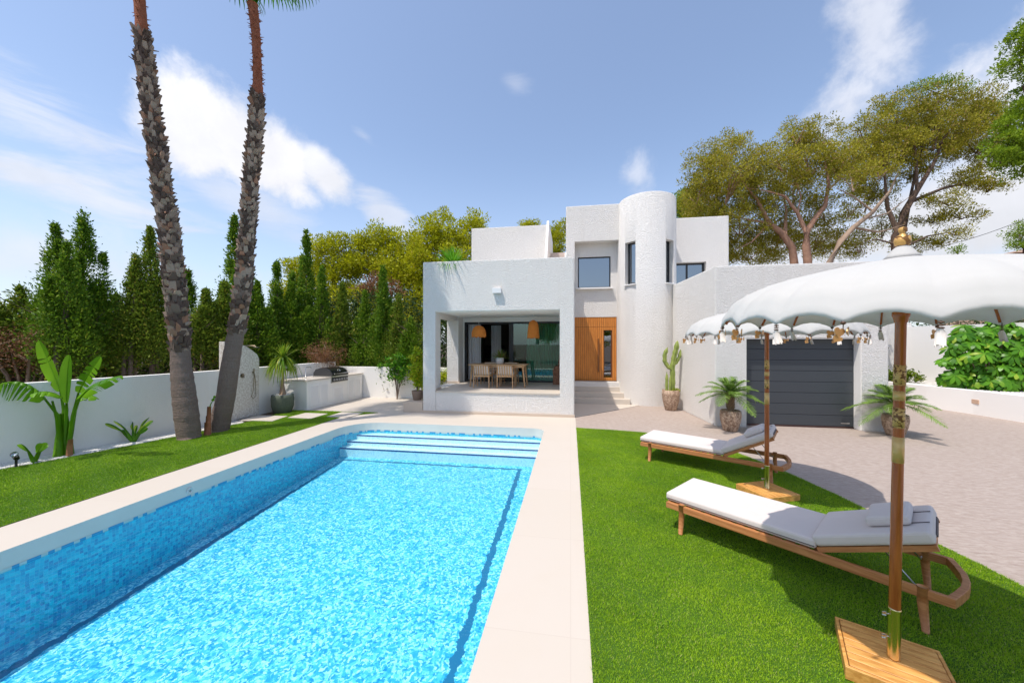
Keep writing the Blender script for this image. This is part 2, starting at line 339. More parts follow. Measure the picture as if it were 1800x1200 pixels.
def water_mat():
    m, nt, p = newmat('pool_water'); o = nt.nodes['Material Output']; v = ocoord(nt)
    t = nt.nodes.new('ShaderNodeBsdfTransparent'); t.inputs[0].default_value = (.74, .965, 1.0, 1)
    g_ = nt.nodes.new('ShaderNodeBsdfGlossy'); g_.inputs['Roughness'].default_value = .03
    a, _ = noise(nt, v, 4.5, 3, .6, .6); b, _ = noise(nt, v, 14, 2)
    bn = bump(nt, M_(nt, 'ADD', a, M_(nt, 'MULTIPLY', b, .3)), .6, .035)
    nt.links.new(bn, g_.inputs['Normal'])
    fr = nt.nodes.new('ShaderNodeFresnel'); fr.inputs[0].default_value = 1.33; nt.links.new(bn, fr.inputs['Normal'])
    mx = nt.nodes.new('ShaderNodeMixShader'); nt.links.new(M_(nt, 'MULTIPLY', fr.outputs[0], .75), mx.inputs[0])
    nt.links.new(t.outputs[0], mx.inputs[1]); nt.links.new(g_.outputs[0], mx.inputs[2]); nt.links.new(mx.outputs[0], o.inputs[0]); return m
WATER = water_mat()

# ------------------------------------------------------------------ mesh helpers
def setp(o, label=None, cat=None, group=None, kind=None):
    if label: o['label'] = label
    if cat: o['category'] = cat
    if group: o['group'] = group
    if kind: o['kind'] = kind
    return o
def empty(name, loc, label, cat, group=None, rz=0):
    o = bpy.data.objects.new(name, None); COL.objects.link(o); o.location = loc; o.rotation_euler = (0, 0, rz); o.empty_display_size = .2
    return setp(o, label, cat, group)
def link(name, me, mat, parent=None):
    o = bpy.data.objects.new(name, me); COL.objects.link(o)
    if mat is not None and not me.materials: me.materials.append(mat)
    if parent is not None: o.parent = parent
    return o
class MB:
    def __init__(s): s.v = []; s.f = []; s.sm = []
    def add(s, vs, fs, smooth=False):
        b = len(s.v); s.v += [tuple(v) for v in vs]; s.f += [tuple(b+i for i in f) for f in fs]; s.sm += [smooth]*len(fs); return s
    def box(s, x0, y0, z0, x1, y1, z1, mat=None):
        vs = [Vector(v) for v in ((x0,y0,z0),(x1,y0,z0),(x1,y1,z0),(x0,y1,z0),(x0,y0,z1),(x1,y0,z1),(x1,y1,z1),(x0,y1,z1))]
        if mat is not None: vs = [mat @ v for v in vs]
        return s.add(vs, [(0,3,2,1),(4,5,6,7),(0,1,5,4),(1,2,6,5),(2,3,7,6),(3,0,4,7)])
    def tube(s, pts, rad, n=8, cap=True, smooth=True, ph=0):
        pts = [Vector(p) for p in pts]; rad = [rad]*len(pts) if not hasattr(rad, '__len__') else rad
        vs = []; up = Vector((.13, .21, .97))
        for i, p in enumerate(pts):
            t = (pts[min(i+1, len(pts)-1)]-pts[max(i-1, 0)]).normalized()
            a = t.cross(up if abs(t.dot(up)) < .98 else Vector((1, 0, 0))).normalized(); b = t.cross(a)
            for k in range(n):
                q = 2*math.pi*k/n+ph; vs.append(p+(a*math.cos(q)+b*math.sin(q))*rad[i])
        fs = []
        for i in range(len(pts)-1):
            for k in range(n):
                fs.append((i*n+k, i*n+(k+1) % n, (i+1)*n+(k+1) % n, (i+1)*n+k))
        if cap: fs.append(tuple(range(n))); fs.append(tuple(reversed(range((len(pts)-1)*n, len(pts)*n))))
        return s.add(vs, fs, smooth)
    def lathe(s, prof, c=(0, 0, 0), n=24, wob=0):
        vs = []; fs = []; m = len(prof)
        for r, z in prof:
            for k in range(n):
                a = 2*math.pi*k/n; q = r*(1+wob*math.sin(5*a+z*9)); vs.append((c[0]+q*math.cos(a), c[1]+q*math.sin(a), c[2]+z))
        for i in range(m-1):
            for k in range(n): fs.append((i*n+k, i*n+(k+1) % n, (i+1)*n+(k+1) % n, (i+1)*n+k))
        s.add(vs, fs, True)
        return s.add([vs[k] for k in range(n)], [tuple(reversed(range(n)))]).add([vs[(m-1)*n+k] for k in range(n)], [tuple(range(n))])
    def prism(s, poly, z0, z1):
        n = len(poly); vs = [(x, y, z0) for x, y in poly]+[(x, y, z1) for x, y in poly]
        return s.add(vs, [tuple(reversed(range(n))), tuple(range(n, 2*n))]+[(i, (i+1) % n, n+(i+1) % n, n+i) for i in range(n)])
    def ribbon(s, pts, wid, side, fold=0.0):
        n = len(pts); vs = []
        for i in range(n):
            p = Vector(pts[i]); t = (Vector(pts[min(i+1, n-1)])-Vector(pts[max(i-1, 0)])).normalized(); sd = Vector(side); sd = (sd-t*sd.dot(t)).normalized(); nn = t.cross(sd)
            ww = wid[i]/2; vs += [p-sd*ww+nn*fold*ww, p, p+sd*ww+nn*fold*ww]
        fs = []
        for i in range(n-1):
            for k in (0, 1): fs.append((i*3+k, i*3+k+1, i*3+k+4, i*3+k+3))
        return s.add(vs, fs, True)
    def mesh(s, name):
        me = bpy.data.meshes.new(name); me.from_pydata([tuple(v) for v in s.v], [], s.f); me.update()
        me.polygons.foreach_set('use_smooth', s.sm); return me
    def build(s, name, mat, parent=None, bevel=0, seg=2):
        me = s.mesh(name)
        if bevel:
            bm = bmesh.new(); bm.from_mesh(me)
            es = [e for e in bm.edges if len(e.link_faces) == 2 and e.calc_face_angle(0) > .6]
            bmesh.ops.bevel(bm, geom=es, offset=bevel, segments=seg, affect='EDGES', profile=.6, clamp_overlap=True)
            bm.to_mesh(me); bm.free()
        return link(name, me, mat, parent)
def np_mesh(name, V, mat, parent=None, smooth=False):
    """V: (n,4,3) quads"""
    n = len(V); me = bpy.data.meshes.new(name); me.vertices.add(4*n); me.vertices.foreach_set('co', V.reshape(-1).astype(np.float32))
    me.loops.add(4*n); me.loops.foreach_set('vertex_index', np.arange(4*n, dtype=np.int32)); me.polygons.add(n)
    me.polygons.foreach_set('loop_start', np.arange(0, 4*n, 4, dtype=np.int32)); me.update(calc_edges=True)
    if smooth: me.polygons.foreach_set('use_smooth', [True]*n)
    return link(name, me, mat, parent)
def unit(a): return a/np.maximum(np.linalg.norm(a, axis=-1, keepdims=True), 1e-6)
def leaves(C, D, L, W, rng):
    n = len(C); D = unit(D); s = unit(np.cross(D, rng.normal(size=(n, 3)))); L = np.broadcast_to(L, (n,))[:, None]; W = np.broadcast_to(W, (n,))[:, None]
    mid = C+D*L*.5
    return np.stack([C, mid-s*W*.5, C+D*L, mid+s*W*.5], 1)
def boolean(ob, cutters):
    """subtract boxes/meshes (MB objects) from ob, applied"""
    cs = []
    for c in cutters:
        me = c.mesh('cut'); o = bpy.data.objects.new('cut', me); COL.objects.link(o); cs.append(o)
        md = ob.modifiers.new('b', 'BOOLEAN'); md.object = o; md.operation = 'DIFFERENCE'; md.solver = 'EXACT'
    bpy.context.view_layer.update(); dg = bpy.context.evaluated_depsgraph_get()
    me = bpy.data.meshes.new_from_object(ob.evaluated_get(dg), preserve_all_data_layers=True, depsgraph=dg)
    ob.modifiers.clear(); ob.data = me
    for o in cs: bpy.data.objects.remove(o)
    return ob
def B(x0, y0, z0, x1, y1, z1): return MB().box(x0, y0, z0, x1, y1, z1)
def bevel_obj(ob, wdt, seg=3, ang_=30):
    md = ob.modifiers.new('bevel', 'BEVEL'); md.width = wdt; md.segments = seg; md.limit_method = 'ANGLE'; md.angle_limit = R(ang_); md.harden_normals = False
    bpy.context.view_layer.update(); dg = bpy.context.evaluated_depsgraph_get()
    me = bpy.data.meshes.new_from_object(ob.evaluated_get(dg), depsgraph=dg); ob.modifiers.clear(); ob.data = me; return ob
def at_depth(px, py, wd):
    a = (px-900)/638; return Vector(((-math.sin(YAW)+a*math.cos(YAW))*wd, (math.cos(YAW)+a*math.sin(YAW))*wd, 2+(603-py)/638*wd))
def copy_tree(o, parent=None):
    c = o.copy(); COL.objects.link(c)
    if parent is not None: c.parent = parent
    for ch in list(o.children): copy_tree(ch, c)
    return c

# ------------------------------------------------------------------ ground & pool
XL, XR, YF, YN = -5.4, -.6, 8.5, -2.5
def arc(cx, cy, r, a0, a1, n=8): return [(cx+r*math.cos(R(a0+(a1-a0)*i/n)), cy+r*math.sin(R(a0+(a1-a0)*i/n))) for i in range(n+1)]
def pool_outline(o=0.0):
    return [(XL-o, YN-o), (XR+o, YN-o)]+arc(XR-.28, YF-.28, .28+o, 0, 90)+arc(XL+.75, YF-.75, .75+o, 90, 180)
def fill(name, outer, holes, z, mat, kind='structure', parent=None):
    bm = bmesh.new()
    for lp in [outer]+holes:
        vs = [bm.verts.new((x, y, z)) for x, y in lp]
        for i in range(len(vs)): bm.edges.new((vs[i], vs[(i+1) % len(vs)]))
    bmesh.ops.triangle_fill(bm, edges=bm.edges[:], use_beauty=True)
    for f in bm.faces:
        if f.normal.z < 0: f.normal_flip()
    me = bpy.data.meshes.new(name); bm.to_mesh(me); bm.free(); o = link(name, me, mat, parent)
    if kind: o['kind'] = kind
    return o
fill('ground', [(-600, -400), (600, -400), (600, 900), (-600, 900)], [pool_outline(.3)], -.03, SOIL)
LX = -6.12
fill('pool_deck', [(LX, YN-1), (.13, YN-1), (.13, 9.95), (2.2, 12.2), (2.2, 15), (-8.7, 15), (-8.62, 9.62), (-8.2, 9.64), (-5.45, 9.70), (LX, 9.0)], [pool_outline(0)], 0.0, PAVING)
# pool deck upstand, basin, steps, water
po = pool_outline(0)
mb = MB(); n = len(po)
mb.add([(x, y, 0) for x, y in po]+[(x, y, -.212) for x, y in po], [(i, (i+1) % n, n+(i+1) % n, n+i) for i in range(n)])
setp(mb.build('pool_coping_face', COPING_FACE), kind='structure')
mb = MB(); p2 = pool_outline(-.004)
mb.add([(x, y, -.178) for x, y in p2]+[(x, y, -.212) for x, y in p2], [(i, (i+1) % n, n+(i+1) % n, n+i) for i in range(n)])
setp(mb.build('waterline_tile_band', WLINE), kind='structure')
mb = MB(); mb.add([(x, y, -.212) for x, y in po]+[(x, y, -1.9) for x, y in po], [(i, (i+1) % n, n+(i+1) % n, n+i) for i in range(n)])
setp(mb.build('pool_wall', MOSW), kind='structure')
def fz(y): return -.68-(7.8-y)*.07
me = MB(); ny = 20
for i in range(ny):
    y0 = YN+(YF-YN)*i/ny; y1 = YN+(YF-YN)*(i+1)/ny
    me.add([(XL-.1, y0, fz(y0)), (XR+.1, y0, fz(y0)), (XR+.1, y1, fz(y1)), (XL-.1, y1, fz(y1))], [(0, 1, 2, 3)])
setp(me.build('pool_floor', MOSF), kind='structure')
for k, (y, z) in enumerate([(8.24, -.262), (8.04, -.37), (7.83, -.47)]):
    setp(B(XL-.05, y, -1.2, XR+.05, YF+.15 if k == 0 else y+.23, z).build('pool_step', MOSS), kind='structure')
    setp(B(XL-.04, y-.003, z-.026, XR+.04, y+.018, z+.002).build('pool_step_edge', NAVY), kind='structure')
wt = fill('water', pool_outline(-.001), [], -.2, WATER)
t = empty('pool_jet', (XL+.005, 4.4, -.11), 'round white inlet fitting set in the coping face above the waterline', 'pool fitting')
mb = MB().tube([(0, 0, 0), (.016, 0, 0)], [.042, .038], 20); mb.build('flange', LAMPW, t)
MB().tube([(.014, 0, 0), (.024, 0, 0)], [.018, .016], 14).build('nozzle', STEEL, t)
# lawns
def strip(pts_a): return pts_a
LR = [(.13, -3), (.13, 8.70), (.9, 8.62), (1.65, 8.47), (2.36, 8.12), (2.95, 7.35), (3.28, 6.32), (3.45, 5.5), (3.56, 4.65), (3.66, 3.9), (3.69, 3.2), (3.66, 1.5), (3.5, -3)]
LL = [(LX, -3), (LX, 9.0), (-5.45, 9.70), (-8.2, 9.64), (-8.22, 9.1), (-8.0, 8.4), (-8.15, 7.7), (-8.30, 6.7), (-8.48, 5.8), (-8.70, 4.9), (-9.05, 3.9), (-10.2, 0), (-10.9, -3)]
fill('patio', [(.13, -6), (30, -6), (30, 22), (2.0, 22), (2.0, 12.1), (.13, 12.1)], [], -.008, PATIO)
fill('lawn_backing', LR, [], .004, TURF); fill('left_lawn_backing', LL, [], .006, TURF)
def inside(P, poly):
    x, y = P[:, 0], P[:, 1]; c = np.zeros(len(P), bool); n = len(poly); j = n-1
    for i in range(n):
        xi, yi = poly[i]; xj, yj = poly[j]
        m = ((yi > y) != (yj > y)) & (x < (xj-xi)*(y-yi)/((yj-yi) or 1e-9)+xi); c ^= m; j = i
    return c
def turf(name, poly, xr, yr, dens, label, seed, bw, holes=[]):
    rng = np.random.default_rng(seed); n = int((xr[1]-xr[0])*(yr[1]-yr[0])*dens)
    P = np.stack([rng.uniform(*xr, n), rng.uniform(*yr, n)], 1); P = P[inside(P, poly)]
    for h in holes: P = P[~inside(P, h)]
    n = len(P); C = np.column_stack([P, np.full(n, .004)]); D = rng.normal(size=(n, 3))*[.45, .45, 0]+[.05, -.12, 1]
    # blades lean with the nap of the rolls
    nap = np.sin(P[:, 0]*3.1+np.sin(P[:, 1]*1.7)*1.3)*.18; D[:, 1] += nap
    L = rng.uniform(.012, .023, n)*(1+.2*np.sin(P[:, 1]*9+P[:, 0]*5)); V = leaves(C, D, L, bw*rng.uniform(.7, 1.3, n), rng)
    return setp(np_mesh(name, V, BLADE), label, 'grass', None, 'stuff')
STONES = [[(-6.38, 8.80), (-7.3, 8.72), (-7.38, 9.28), (-6.50, 9.32)], [(-5.80, 8.98), (-6.32, 8.93), (-6.42, 9.52), (-5.92, 9.58)], [(-7.5, 8.15), (-8.45, 8.1), (-8.5, 8.75), (-7.6, 8.78)]]
STONES[0] = [(-7.45, 8.60), (-6.75, 8.60), (-6.75, 9.26), (-7.45, 9.26)]; STONES[1] = [(-6.5, 8.88), (-5.85, 8.88), (-5.85, 9.55), (-6.5, 9.55)]
turf('lawn', LR, (.13, 3.7), (1.2, 8.7), 30000, 'bright green artificial turf lawn to the right of the pool', 3, .0028)
turf('lawn', LL, (-9.6, -5.4), (2.2, 9.72), 13000, 'bright green artificial turf lawn between the pool and the boundary wall', 4, .005, STONES)
lab = ['cream square stepping slab in the turf, the middle one of three', 'cream square stepping slab in the turf nearest the tip of the lawn', 'cream slab in the turf at the foot of the shower wall']
for s_, l_ in zip(STONES, lab):
    o = MB().prism(s_ if s_[0][0] < s_[1][0] else s_, .0, .022); setp(o.build('stepping_slab', PAVING, None), l_, 'paving slab', 'stepping slabs in the left lawn')

def pebbles(name, pts, n, rad, z, label, seed, wdt=.35, spread=None):
    rng = np.random.default_rng(seed); Q = []
    if spread is not None: P = spread(rng, n)
    else:
        seg = rng.integers(0, len(pts)-1, n); tt = rng.random(n)[:, None]; A = np.array(pts)
        P = A[seg]*(1-tt)+A[seg+1]*tt+rng.uniform(-wdt/2, wdt/2, (n, 2))*[1, .3]
    r = rad*rng.uniform(.6, 1.4, n); s = rng.uniform(.6, 1.3, (n, 3)); a = rng.uniform(0, 6.28, n)
    o6 = np.array([(1, 0, 0), (0, 1, 0), (-1, 0, 0), (0, -1, 0)], float)
    ring = o6[None]*r[:, None, None]*s[:, None, :]; ca, sa = np.cos(a)[:, None], np.sin(a)[:, None]
    ring = np.stack([ring[..., 0]*ca-ring[..., 1]*sa, ring[..., 0]*sa+ring[..., 1]*ca, ring[..., 2]], -1)
    base = np.column_stack([P, np.full(n, z)])[:, None]
    low = base+ring*[1, 1, 1]; up = base+ring*[.6, .6, 1]+np.array([0, 0, 1])*(r*.75)[:, None, None]
    qs = [up]
    for k in range(4): qs.append(np.stack([low[:, k], low[:, (k+1) % 4], up[:, (k+1) % 4], up[:, k]], 1))
    return setp(np_mesh(name, np.concatenate(qs), PEBBLE), label, 'gravel', None, 'stuff')
GW = [(-9.65, 2.6), (-9.02, 4.9), (-8.75, 5.9), (-8.54, 6.8), (-8.42, 7.8)]
pebbles('gravel', GW, 14000, .015, .0, 'strip of white pebbles along the foot of the left boundary wall', 5, .46)
fill('gravel_bed', [(-10.4, 1.5), (-9.3, 3.6), (-8.35, 5.9), (-8.0, 7.9), (-8.5, 8.2), (-9.2, 8.2), (-9.6, 4.5)], [], -.004, simple('pale_gravel_bed', (.5, .48, .45), .9, 0, 30, .3))

# ------------------------------------------------------------------ garden walls
t = empty('boundary_wall', (-9, 6, 0), 'smooth white rendered garden wall running along the left side behind the banana plant', 'wall')
def wallstrip(pts, th, z0, z1):
    mb = MB()
    for (x0, y0), (x1, y1) in zip(pts[:-1], pts[1:]):
        d = Vector((x1-x0, y1-y0)).normalized(); nx, ny = -d.y*th, d.x*th
        mb.prism([(x0, y0), (x1, y1), (x1+nx, y1+ny), (x0+nx, y0+ny)], z0, z1)
    return mb
pts = [(-10.6, -.5), (-9.86, 2.0), (-9.27, 4.87), (-8.99, 6.1), (-8.80, 7.2), (-8.72, 9.0), (-8.72, 10.6)]
V = [(x+9, y-6, 0) for x, y in pts]
mb = MB(); th = .2; n = len(V)
vs = [(x, y, -.05) for x, y, _ in V]+[(x-th, y, -.05) for x, y, _ in V]+[(x, y, 1.31) for x, y, _ in V]+[(x-th, y, 1.31) for x, y, _ in V]
fs = []
for i in range(n-1):
    fs += [(i, i+1, 2*n+i+1, 2*n+i), (n+i+1, n+i, 3*n+i, 3*n+i+1), (2*n+i, 2*n+i+1, 3*n+i+1, 3*n+i)]
fs += [(0, 2*n, 3*n, n), (n-1, 2*n-1, 4*n-1, 3*n-1)]
mb.add(vs, fs); mb.build('wall', STUCCO_F, t)
o = B(-8.92, 10.6, -.05, -8.72, 12.42, 1.31); setp(o.build('kitchen_back_wall', STUCCO_F, None, .01), 'short white wall standing behind the barbecue counter', 'wall')
mb = B(-8.9, 12.42, -.05, -4.2, 12.6, 1.12); setp(mb.build('rear_garden_wall', STUCCO_F, None, .01), 'lower white garden wall behind the lemon tree, beyond the barbecue', 'wall')
# shower wall
t = empty('shower_wall', (-8.62, 8.5, 0), 'speckled beige shower wall with curved top beside the leaning palm', 'shower')
pr = [(-.62, 0), (.42, 0), (.42, 1.55), (.36, 1.68), (.2, 1.80), (0, 1.92), (-.3, 2.02), (-.62, 2.04)]
mb = MB(); n = len(pr); mb.add([(0, y, z) for y, z in pr]+[(-.16, y, z) for y, z in pr], [tuple(range(n)), tuple(reversed(range(n, 2*n)))]+[(i, n+i, n+(i+1) % n, (i+1) % n) for i in range(n)])
mb.build('wall_slab', TERRAZZO, t, .012)
MB().tube([(.0, -.02, 1.93), (.30, -.02, 1.93), (.33, -.02, 1.90)], .012, 8).tube([(.33, -.02, 1.90), (.33, -.02, 1.885)], [.03, .1], 16).build('shower_head', BRONZE, t)
MB().tube([(0, -.12, 1.14), (.02, -.12, 1.14)], .055, 16).tube([(.02, -.12, 1.14), (.06, -.12, 1.14), (.06, -.12, 1.08)], .012, 8).build('mixer_valve', BRONZE, t)
MB().tube([(.0, .2, 1.2), (.05, .2, 1.2)], .02, 8).tube([(.05, .2, 1.3), (.05, .2, 1.12)], .014, 8).tube([(.05, .2, 1.12), (.06, .16, .7), (.05, .12, .55), (.05, .18, .48), (.05, .26, .55), (.03, .27, .9), (.02, .25, 1.14)], .008, 8).build('hand_shower', BRONZE, t)

# ------------------------------------------------------------------ villa
villa = empty('villa', (0, 9.9, 0), 'white rough stucco villa with round tower, covered terrace and flat roofs', 'house')
villa.location = (0, 0, 0)
# front terrace block with living room behind
ob = B(-4.2, 9.9, -.02, .1, 17, 4.33).build('terrace_wall', STUCCO, villa, .035, 2)
boolean(ob, [B(-3.82, 9.5, .62, -.29, 12.6, 2.92), B(-3.82, 9.5, .09, -.29, 9.925, .64), B(-4.5, 10.32, .62, -3.5, 11.98, 2.78),
             B(-3.76, 12.5, .62, -.28, 12.8, 2.75), B(-4.05, 12.76, .62, -.1, 16.8, 2.95), B(-4.02, 10.08, 3.85, -.08, 18, 5)])
# smooth lining of the terrace
B(-3.815, 9.93, 2.9, -.295, 12.6, 2.925).build('terrace_ceiling', PLASTER, villa)
mb = MB().box(-3.818, 12.575, .62, -3.76, 12.6, 2.9).box(-3.76, 12.575, 2.75, -.29, 12.6, 2.9); mb.build('terrace_back_wall', PLASTER, villa)
B(-3.822, 11.98, .62, -3.80, 12.575, 2.9).build('terrace_side_wall', PLASTER, villa)
B(-3.83, 9.90, .60, -.285, 12.74, .635).build('terrace_floor', PAVING, villa)
mb = MB().box(-4.212, 9.888, 0, .108, 9.9, .075).box(-3.82, 9.91, 0, -.29, 9.926, .095).box(.1, 9.9, 0, .112, 12.2, .075).box(-3.825, 11.965, .63, -3.755, 11.98, .70).box(-4.2, 11.965, .63, -3.825, 11.98, .70)
mb.box(-4.19, 10.32, .625, -3.80, 10.335, .70).box(-3.815, 9.935, .63, -3.805, 10.32, .70); mb.build('skirting', SKIRT, villa)
B(-4.8, 9.92, 0, -4.215, 10.6, .30).build('side_step', SKIRT, villa, .01)
# entrance block
ob = B(-.16, 12.9, -.02, 3.4, 17, 6.8).build('entrance_wall', STUCCO, villa, .035, 2)
boolean(ob, [B(.14, 12.5, .66, 1.63, 13.25, 5.55), B(.26, 13.0, 3.97, 1.4, 13.42, 5.08), B(.12, 13.0, .66, 1.61, 13.36, 2.93)])
# tower
TC = (2.575, 13.03); TR = .93
mb = MB().lathe([(TR, -.02), (TR, 6.78), (TR-.03, 6.84), (TR-.07, 6.86), (TR-.2, 6.86), (TR-.2, 6.4)], (TC[0], TC[1], 0), 96); ob = mb.build('tower_wall', STUCCO, villa)
def radial_cut(deg, hw, z0, z1, r0, r1):
    m = Matrix.Translation((TC[0], TC[1], 0)) @ Matrix.Rotation(R(deg), 4, 'Z'); return MB().box(r0, -hw, z0, r1, hw, z1, m)
WA = [(-135, .20), (-51, .19)]
boolean(ob, [radial_cut(a, hw, 3.93, 5.32, .66, 1.3) for a, hw in WA])
for p_ in ob.data.polygons: p_.use_smooth = abs(p_.normal.z) < .5
ob.data.set_sharp_from_angle(angle=R(35))
for a, hw in WA:
    m = Matrix.Translation((TC[0], TC[1], 0)) @ Matrix.Rotation(R(a), 4, 'Z')
    wv = MB(); fw = .035
    for (y0, y1, z0, z1) in ((-hw, hw, 3.93, 3.93+fw), (-hw, hw, 5.32-fw, 5.32), (-hw, -hw+fw, 3.93+fw, 5.32-fw), (hw-fw, hw, 3.93+fw, 5.32-fw)): wv.box(.70, y0, z0, .75, y1, z1, m)
    o = wv.build('window_frame', DARKM, villa); MB().box(.715, -hw+fw, 3.93+fw, .725, hw-fw, 5.32-fw, m).build('pane', GLASSD, o)
    MB().box(.70, -hw-.02, 3.895, .975, hw+.02, 3.925, m).build('window_sill', PLASTER, villa)
# right upper block and garage block
ob = B(3.3, 14, 3.0, 5.57, 18, 6.55).build('upper_wall', STUCCO, villa, .035, 2); boolean(ob, [B(3.42, 13.5, 3.6, 4.81, 14.35, 4.93)])
gp = [(3.46, 9.48), (7.12, 9.48), (7.12, 15), (3.1, 15), (3.25, 12.42)]
ob = MB().prism(gp, -.02, 3.87).build('garage_wall', STUCCO, villa, .035, 2)
boolean(ob, [B(4.16, 9.0, -.5, 6.58, 9.74, 2.13), MB().prism([(3.62, 9.64), (6.96, 9.64), (6.96, 15.5), (3.3, 15.5), (3.42, 12.42)], 3.4, 5)])
# upper left block with the roof stair
ob = B(-3.9, 14, 4.0, -.9, 17.5, 6.56).build('upper_wall', STUCCO, villa, .035, 2)
MB().add([(-.9, 12.4, 4.0), (-.9, 12.4, 4.35), (-.9, 14.0, 6.7), (-.9, 17, 6.7), (-.9, 17, 4), (-.82, 12.4, 4.0), (-.82, 12.4, 4.35), (-.82, 14.0, 6.7), (-.82, 17, 6.7), (-.82, 17, 4)],
         [(0, 1, 2, 3, 4), (9, 8, 7, 6, 5), (0, 5, 6, 1), (1, 6, 7, 2), (2, 7, 8, 3), (3, 8, 9, 4)]).build('stair_parapet', PLASTER, villa)
mb = MB()
for k in range(9): mb.box(-.82, 12.7+.28*k, 4.0, -.16, 12.98+.28*k, 4.25+.18*k)
mb.build('roof_stair', simple('pink_cream_stair', (.62, .53, .48), .7, 0, 3, .05), villa)
MB().add([(-.2, 12.3, 4.0), (-.2, 12.3, 4.4), (-.2, 12.95, 5.2), (-.2, 12.95, 4.0), (-.15, 12.3, 4.0), (-.15, 12.3, 4.4), (-.15, 12.95, 5.2), (-.15, 12.95, 4.0)],
         [(0, 1, 2, 3), (7, 6, 5, 4), (0, 4, 5, 1), (1, 5, 6, 2), (2, 6, 7, 3)]).build('stair_parapet', PLASTER, villa)
# windows in flat walls
def window(x0, x1, z0, z1, y, fw=.04, mull=(), pane=GLASSD, sill=None):
    f_ = MB().box(x0, y, z0, x1, y+.06, z0+fw).box(x0, y, z1-fw, x1, y+.06, z1).box(x0, y, z0+fw, x0+fw, y+.06, z1-fw).box(x1-fw, y, z0+fw, x1, y+.06, z1-fw)
    for mx_ in mull: f_.box(mx_-fw/2, y, z0+fw, mx_+fw/2, y+.06, z1-fw)
    o = f_.build('window_frame', DARKM, villa); B(x0+fw, y+.025, z0+fw, x1-fw, y+.033, z1-fw).build('pane', pane, o)
    if sill: B(*sill).build('window_sill', PLASTER, villa)
window(.26, 1.4, 3.97, 5.08, 13.3, sill=(.2, 13.1, 3.92, 1.46, 13.31, 3.965))
window(3.42, 4.81, 3.6, 4.93, 14.2, .06, (4.22,))
B(4.3, 14.4, 3.6, 4.8, 14.43, 4.9).build('curtain', simple('ochre_curtain', (.42, .30, .17), .9), villa)
# entrance door
dm = MB(); xs = np.linspace(.125, 1.605, 21)
for a, b in zip(xs[:-1], xs[1:]):
    dm.box(a+.004, 13.262, 2.585, b-.004, 13.29, 2.925)
    if not (a > 1.12 and b < 1.47): dm.box(a+.004, 13.262, .665, b-.004, 13.29, 2.575)
    else: dm.box(a+.004, 13.262, .665, b-.004, 13.29, .78); dm.box(a+.004, 13.262, 2.46, b-.004, 13.29, 2.575)
dr = dm.build('entrance_door', DOORW, villa, .004, 1)
B(.12, 13.291, .66, 1.61, 13.33, 2.93).build('door_backing', simple('dark_door_groove', (.16, .05, .012), .7), dr)
B(1.185, 13.272, .80, 1.405, 13.284, 2.44).build('pane', GLASSD, dr)
MB().box(.955, 13.18, .98, .995, 13.215, 2.16).box(.965, 13.2, 1.1, .985, 13.27, 1.14).box(.965, 13.2, 2.0, .985, 13.27, 2.04).build('handle', simple('dark_wood_handle', (.20, .075, .02), .4), dr)
mb = MB().box(.1, 12.27, -.005, 1.92, 13.4, .165).box(.1, 12.57, .165, 1.80, 13.4, .33).box(.1, 12.87, .33, 1.68, 13.4, .495).box(.1, 13.14, .495, 1.63, 13.36, .66)
mb.build('entrance_steps', PAVING, villa, .008)
# garage door
gd = MB(); zs = np.linspace(.03, 2.12, 9)
for a, b in zip(zs[:-1], zs[1:]): gd.box(4.165, 9.70, a+.0035, 6.575, 9.735, b-.0035)
gdo = gd.build('garage_door', GARAGE, villa, .008, 2); MB().box(4.165, 9.72, .0, 6.575, 9.738, 2.13).build('door_seam', DARKM, gdo)
B(4.17, 9.69, 0, 6.57, 9.73, .028).build('bottom_seal', simple('dark_red_seal', (.07, .03, .025), .6), gdo)
B(6.30, 9.695, .10, 6.48, 9.703, .125).build('maker_plate', STEEL, gdo)
B(4.166, 9.50, 2.10, 6.576, 9.74, 2.131).build('door_lintel', PLASTER, villa)
B(6.568, 9.49, 0, 6.583, 9.74, 2.1).build('door_reveal', PLASTER, villa)
# terrace sliding doors, curtains and room
f_ = MB().box(-3.76, 12.6, .64, -.28, 12.7, .69).box(-3.76, 12.6, 2.68, -.28, 12.7, 2.75).box(-3.76, 12.6, .69, -3.69, 12.7, 2.68).box(-.35, 12.6, .69, -.28, 12.7, 2.68).box(-2.14, 12.6, .69, -1.99, 12.66, 2.68)
sf = f_.build('sliding_door_frame', DARKM, villa); B(-1.99, 12.62, .69, -.35, 12.635, 2.68).build('pane', GLASSG, sf)
mb = MB().box(-4.04, 12.77, .60, -.11, 16.79, .63); mb.build('room_floor', simple('room_floor_tile', (.35, .32, .28), .4), villa)
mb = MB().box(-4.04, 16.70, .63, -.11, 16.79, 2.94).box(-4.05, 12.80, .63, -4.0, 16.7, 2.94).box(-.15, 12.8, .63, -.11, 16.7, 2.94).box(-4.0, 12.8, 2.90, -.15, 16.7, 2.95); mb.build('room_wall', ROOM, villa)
def curtain(x0, x1, y, z0, z1, folds, amp):
    mb = MB(); n = folds*8; vs = []
    for i in range(n+1):
        a = i/n; x = x0+(x1-x0)*a; yy = y+amp*math.sin(a*folds*2*math.pi)+amp*.3*math.sin(a*folds*5.1)
        vs += [(x, yy, z0), (x+.01*math.sin(i), yy*1+.0, (z0+z1)/2), (x, y+.6*(yy-y), z1)]
    return mb.add(vs, [(3*i+k, 3*i+3+k, 3*i+4+k, 3*i+1+k) for i in range(n) for k in (0, 1)], True)
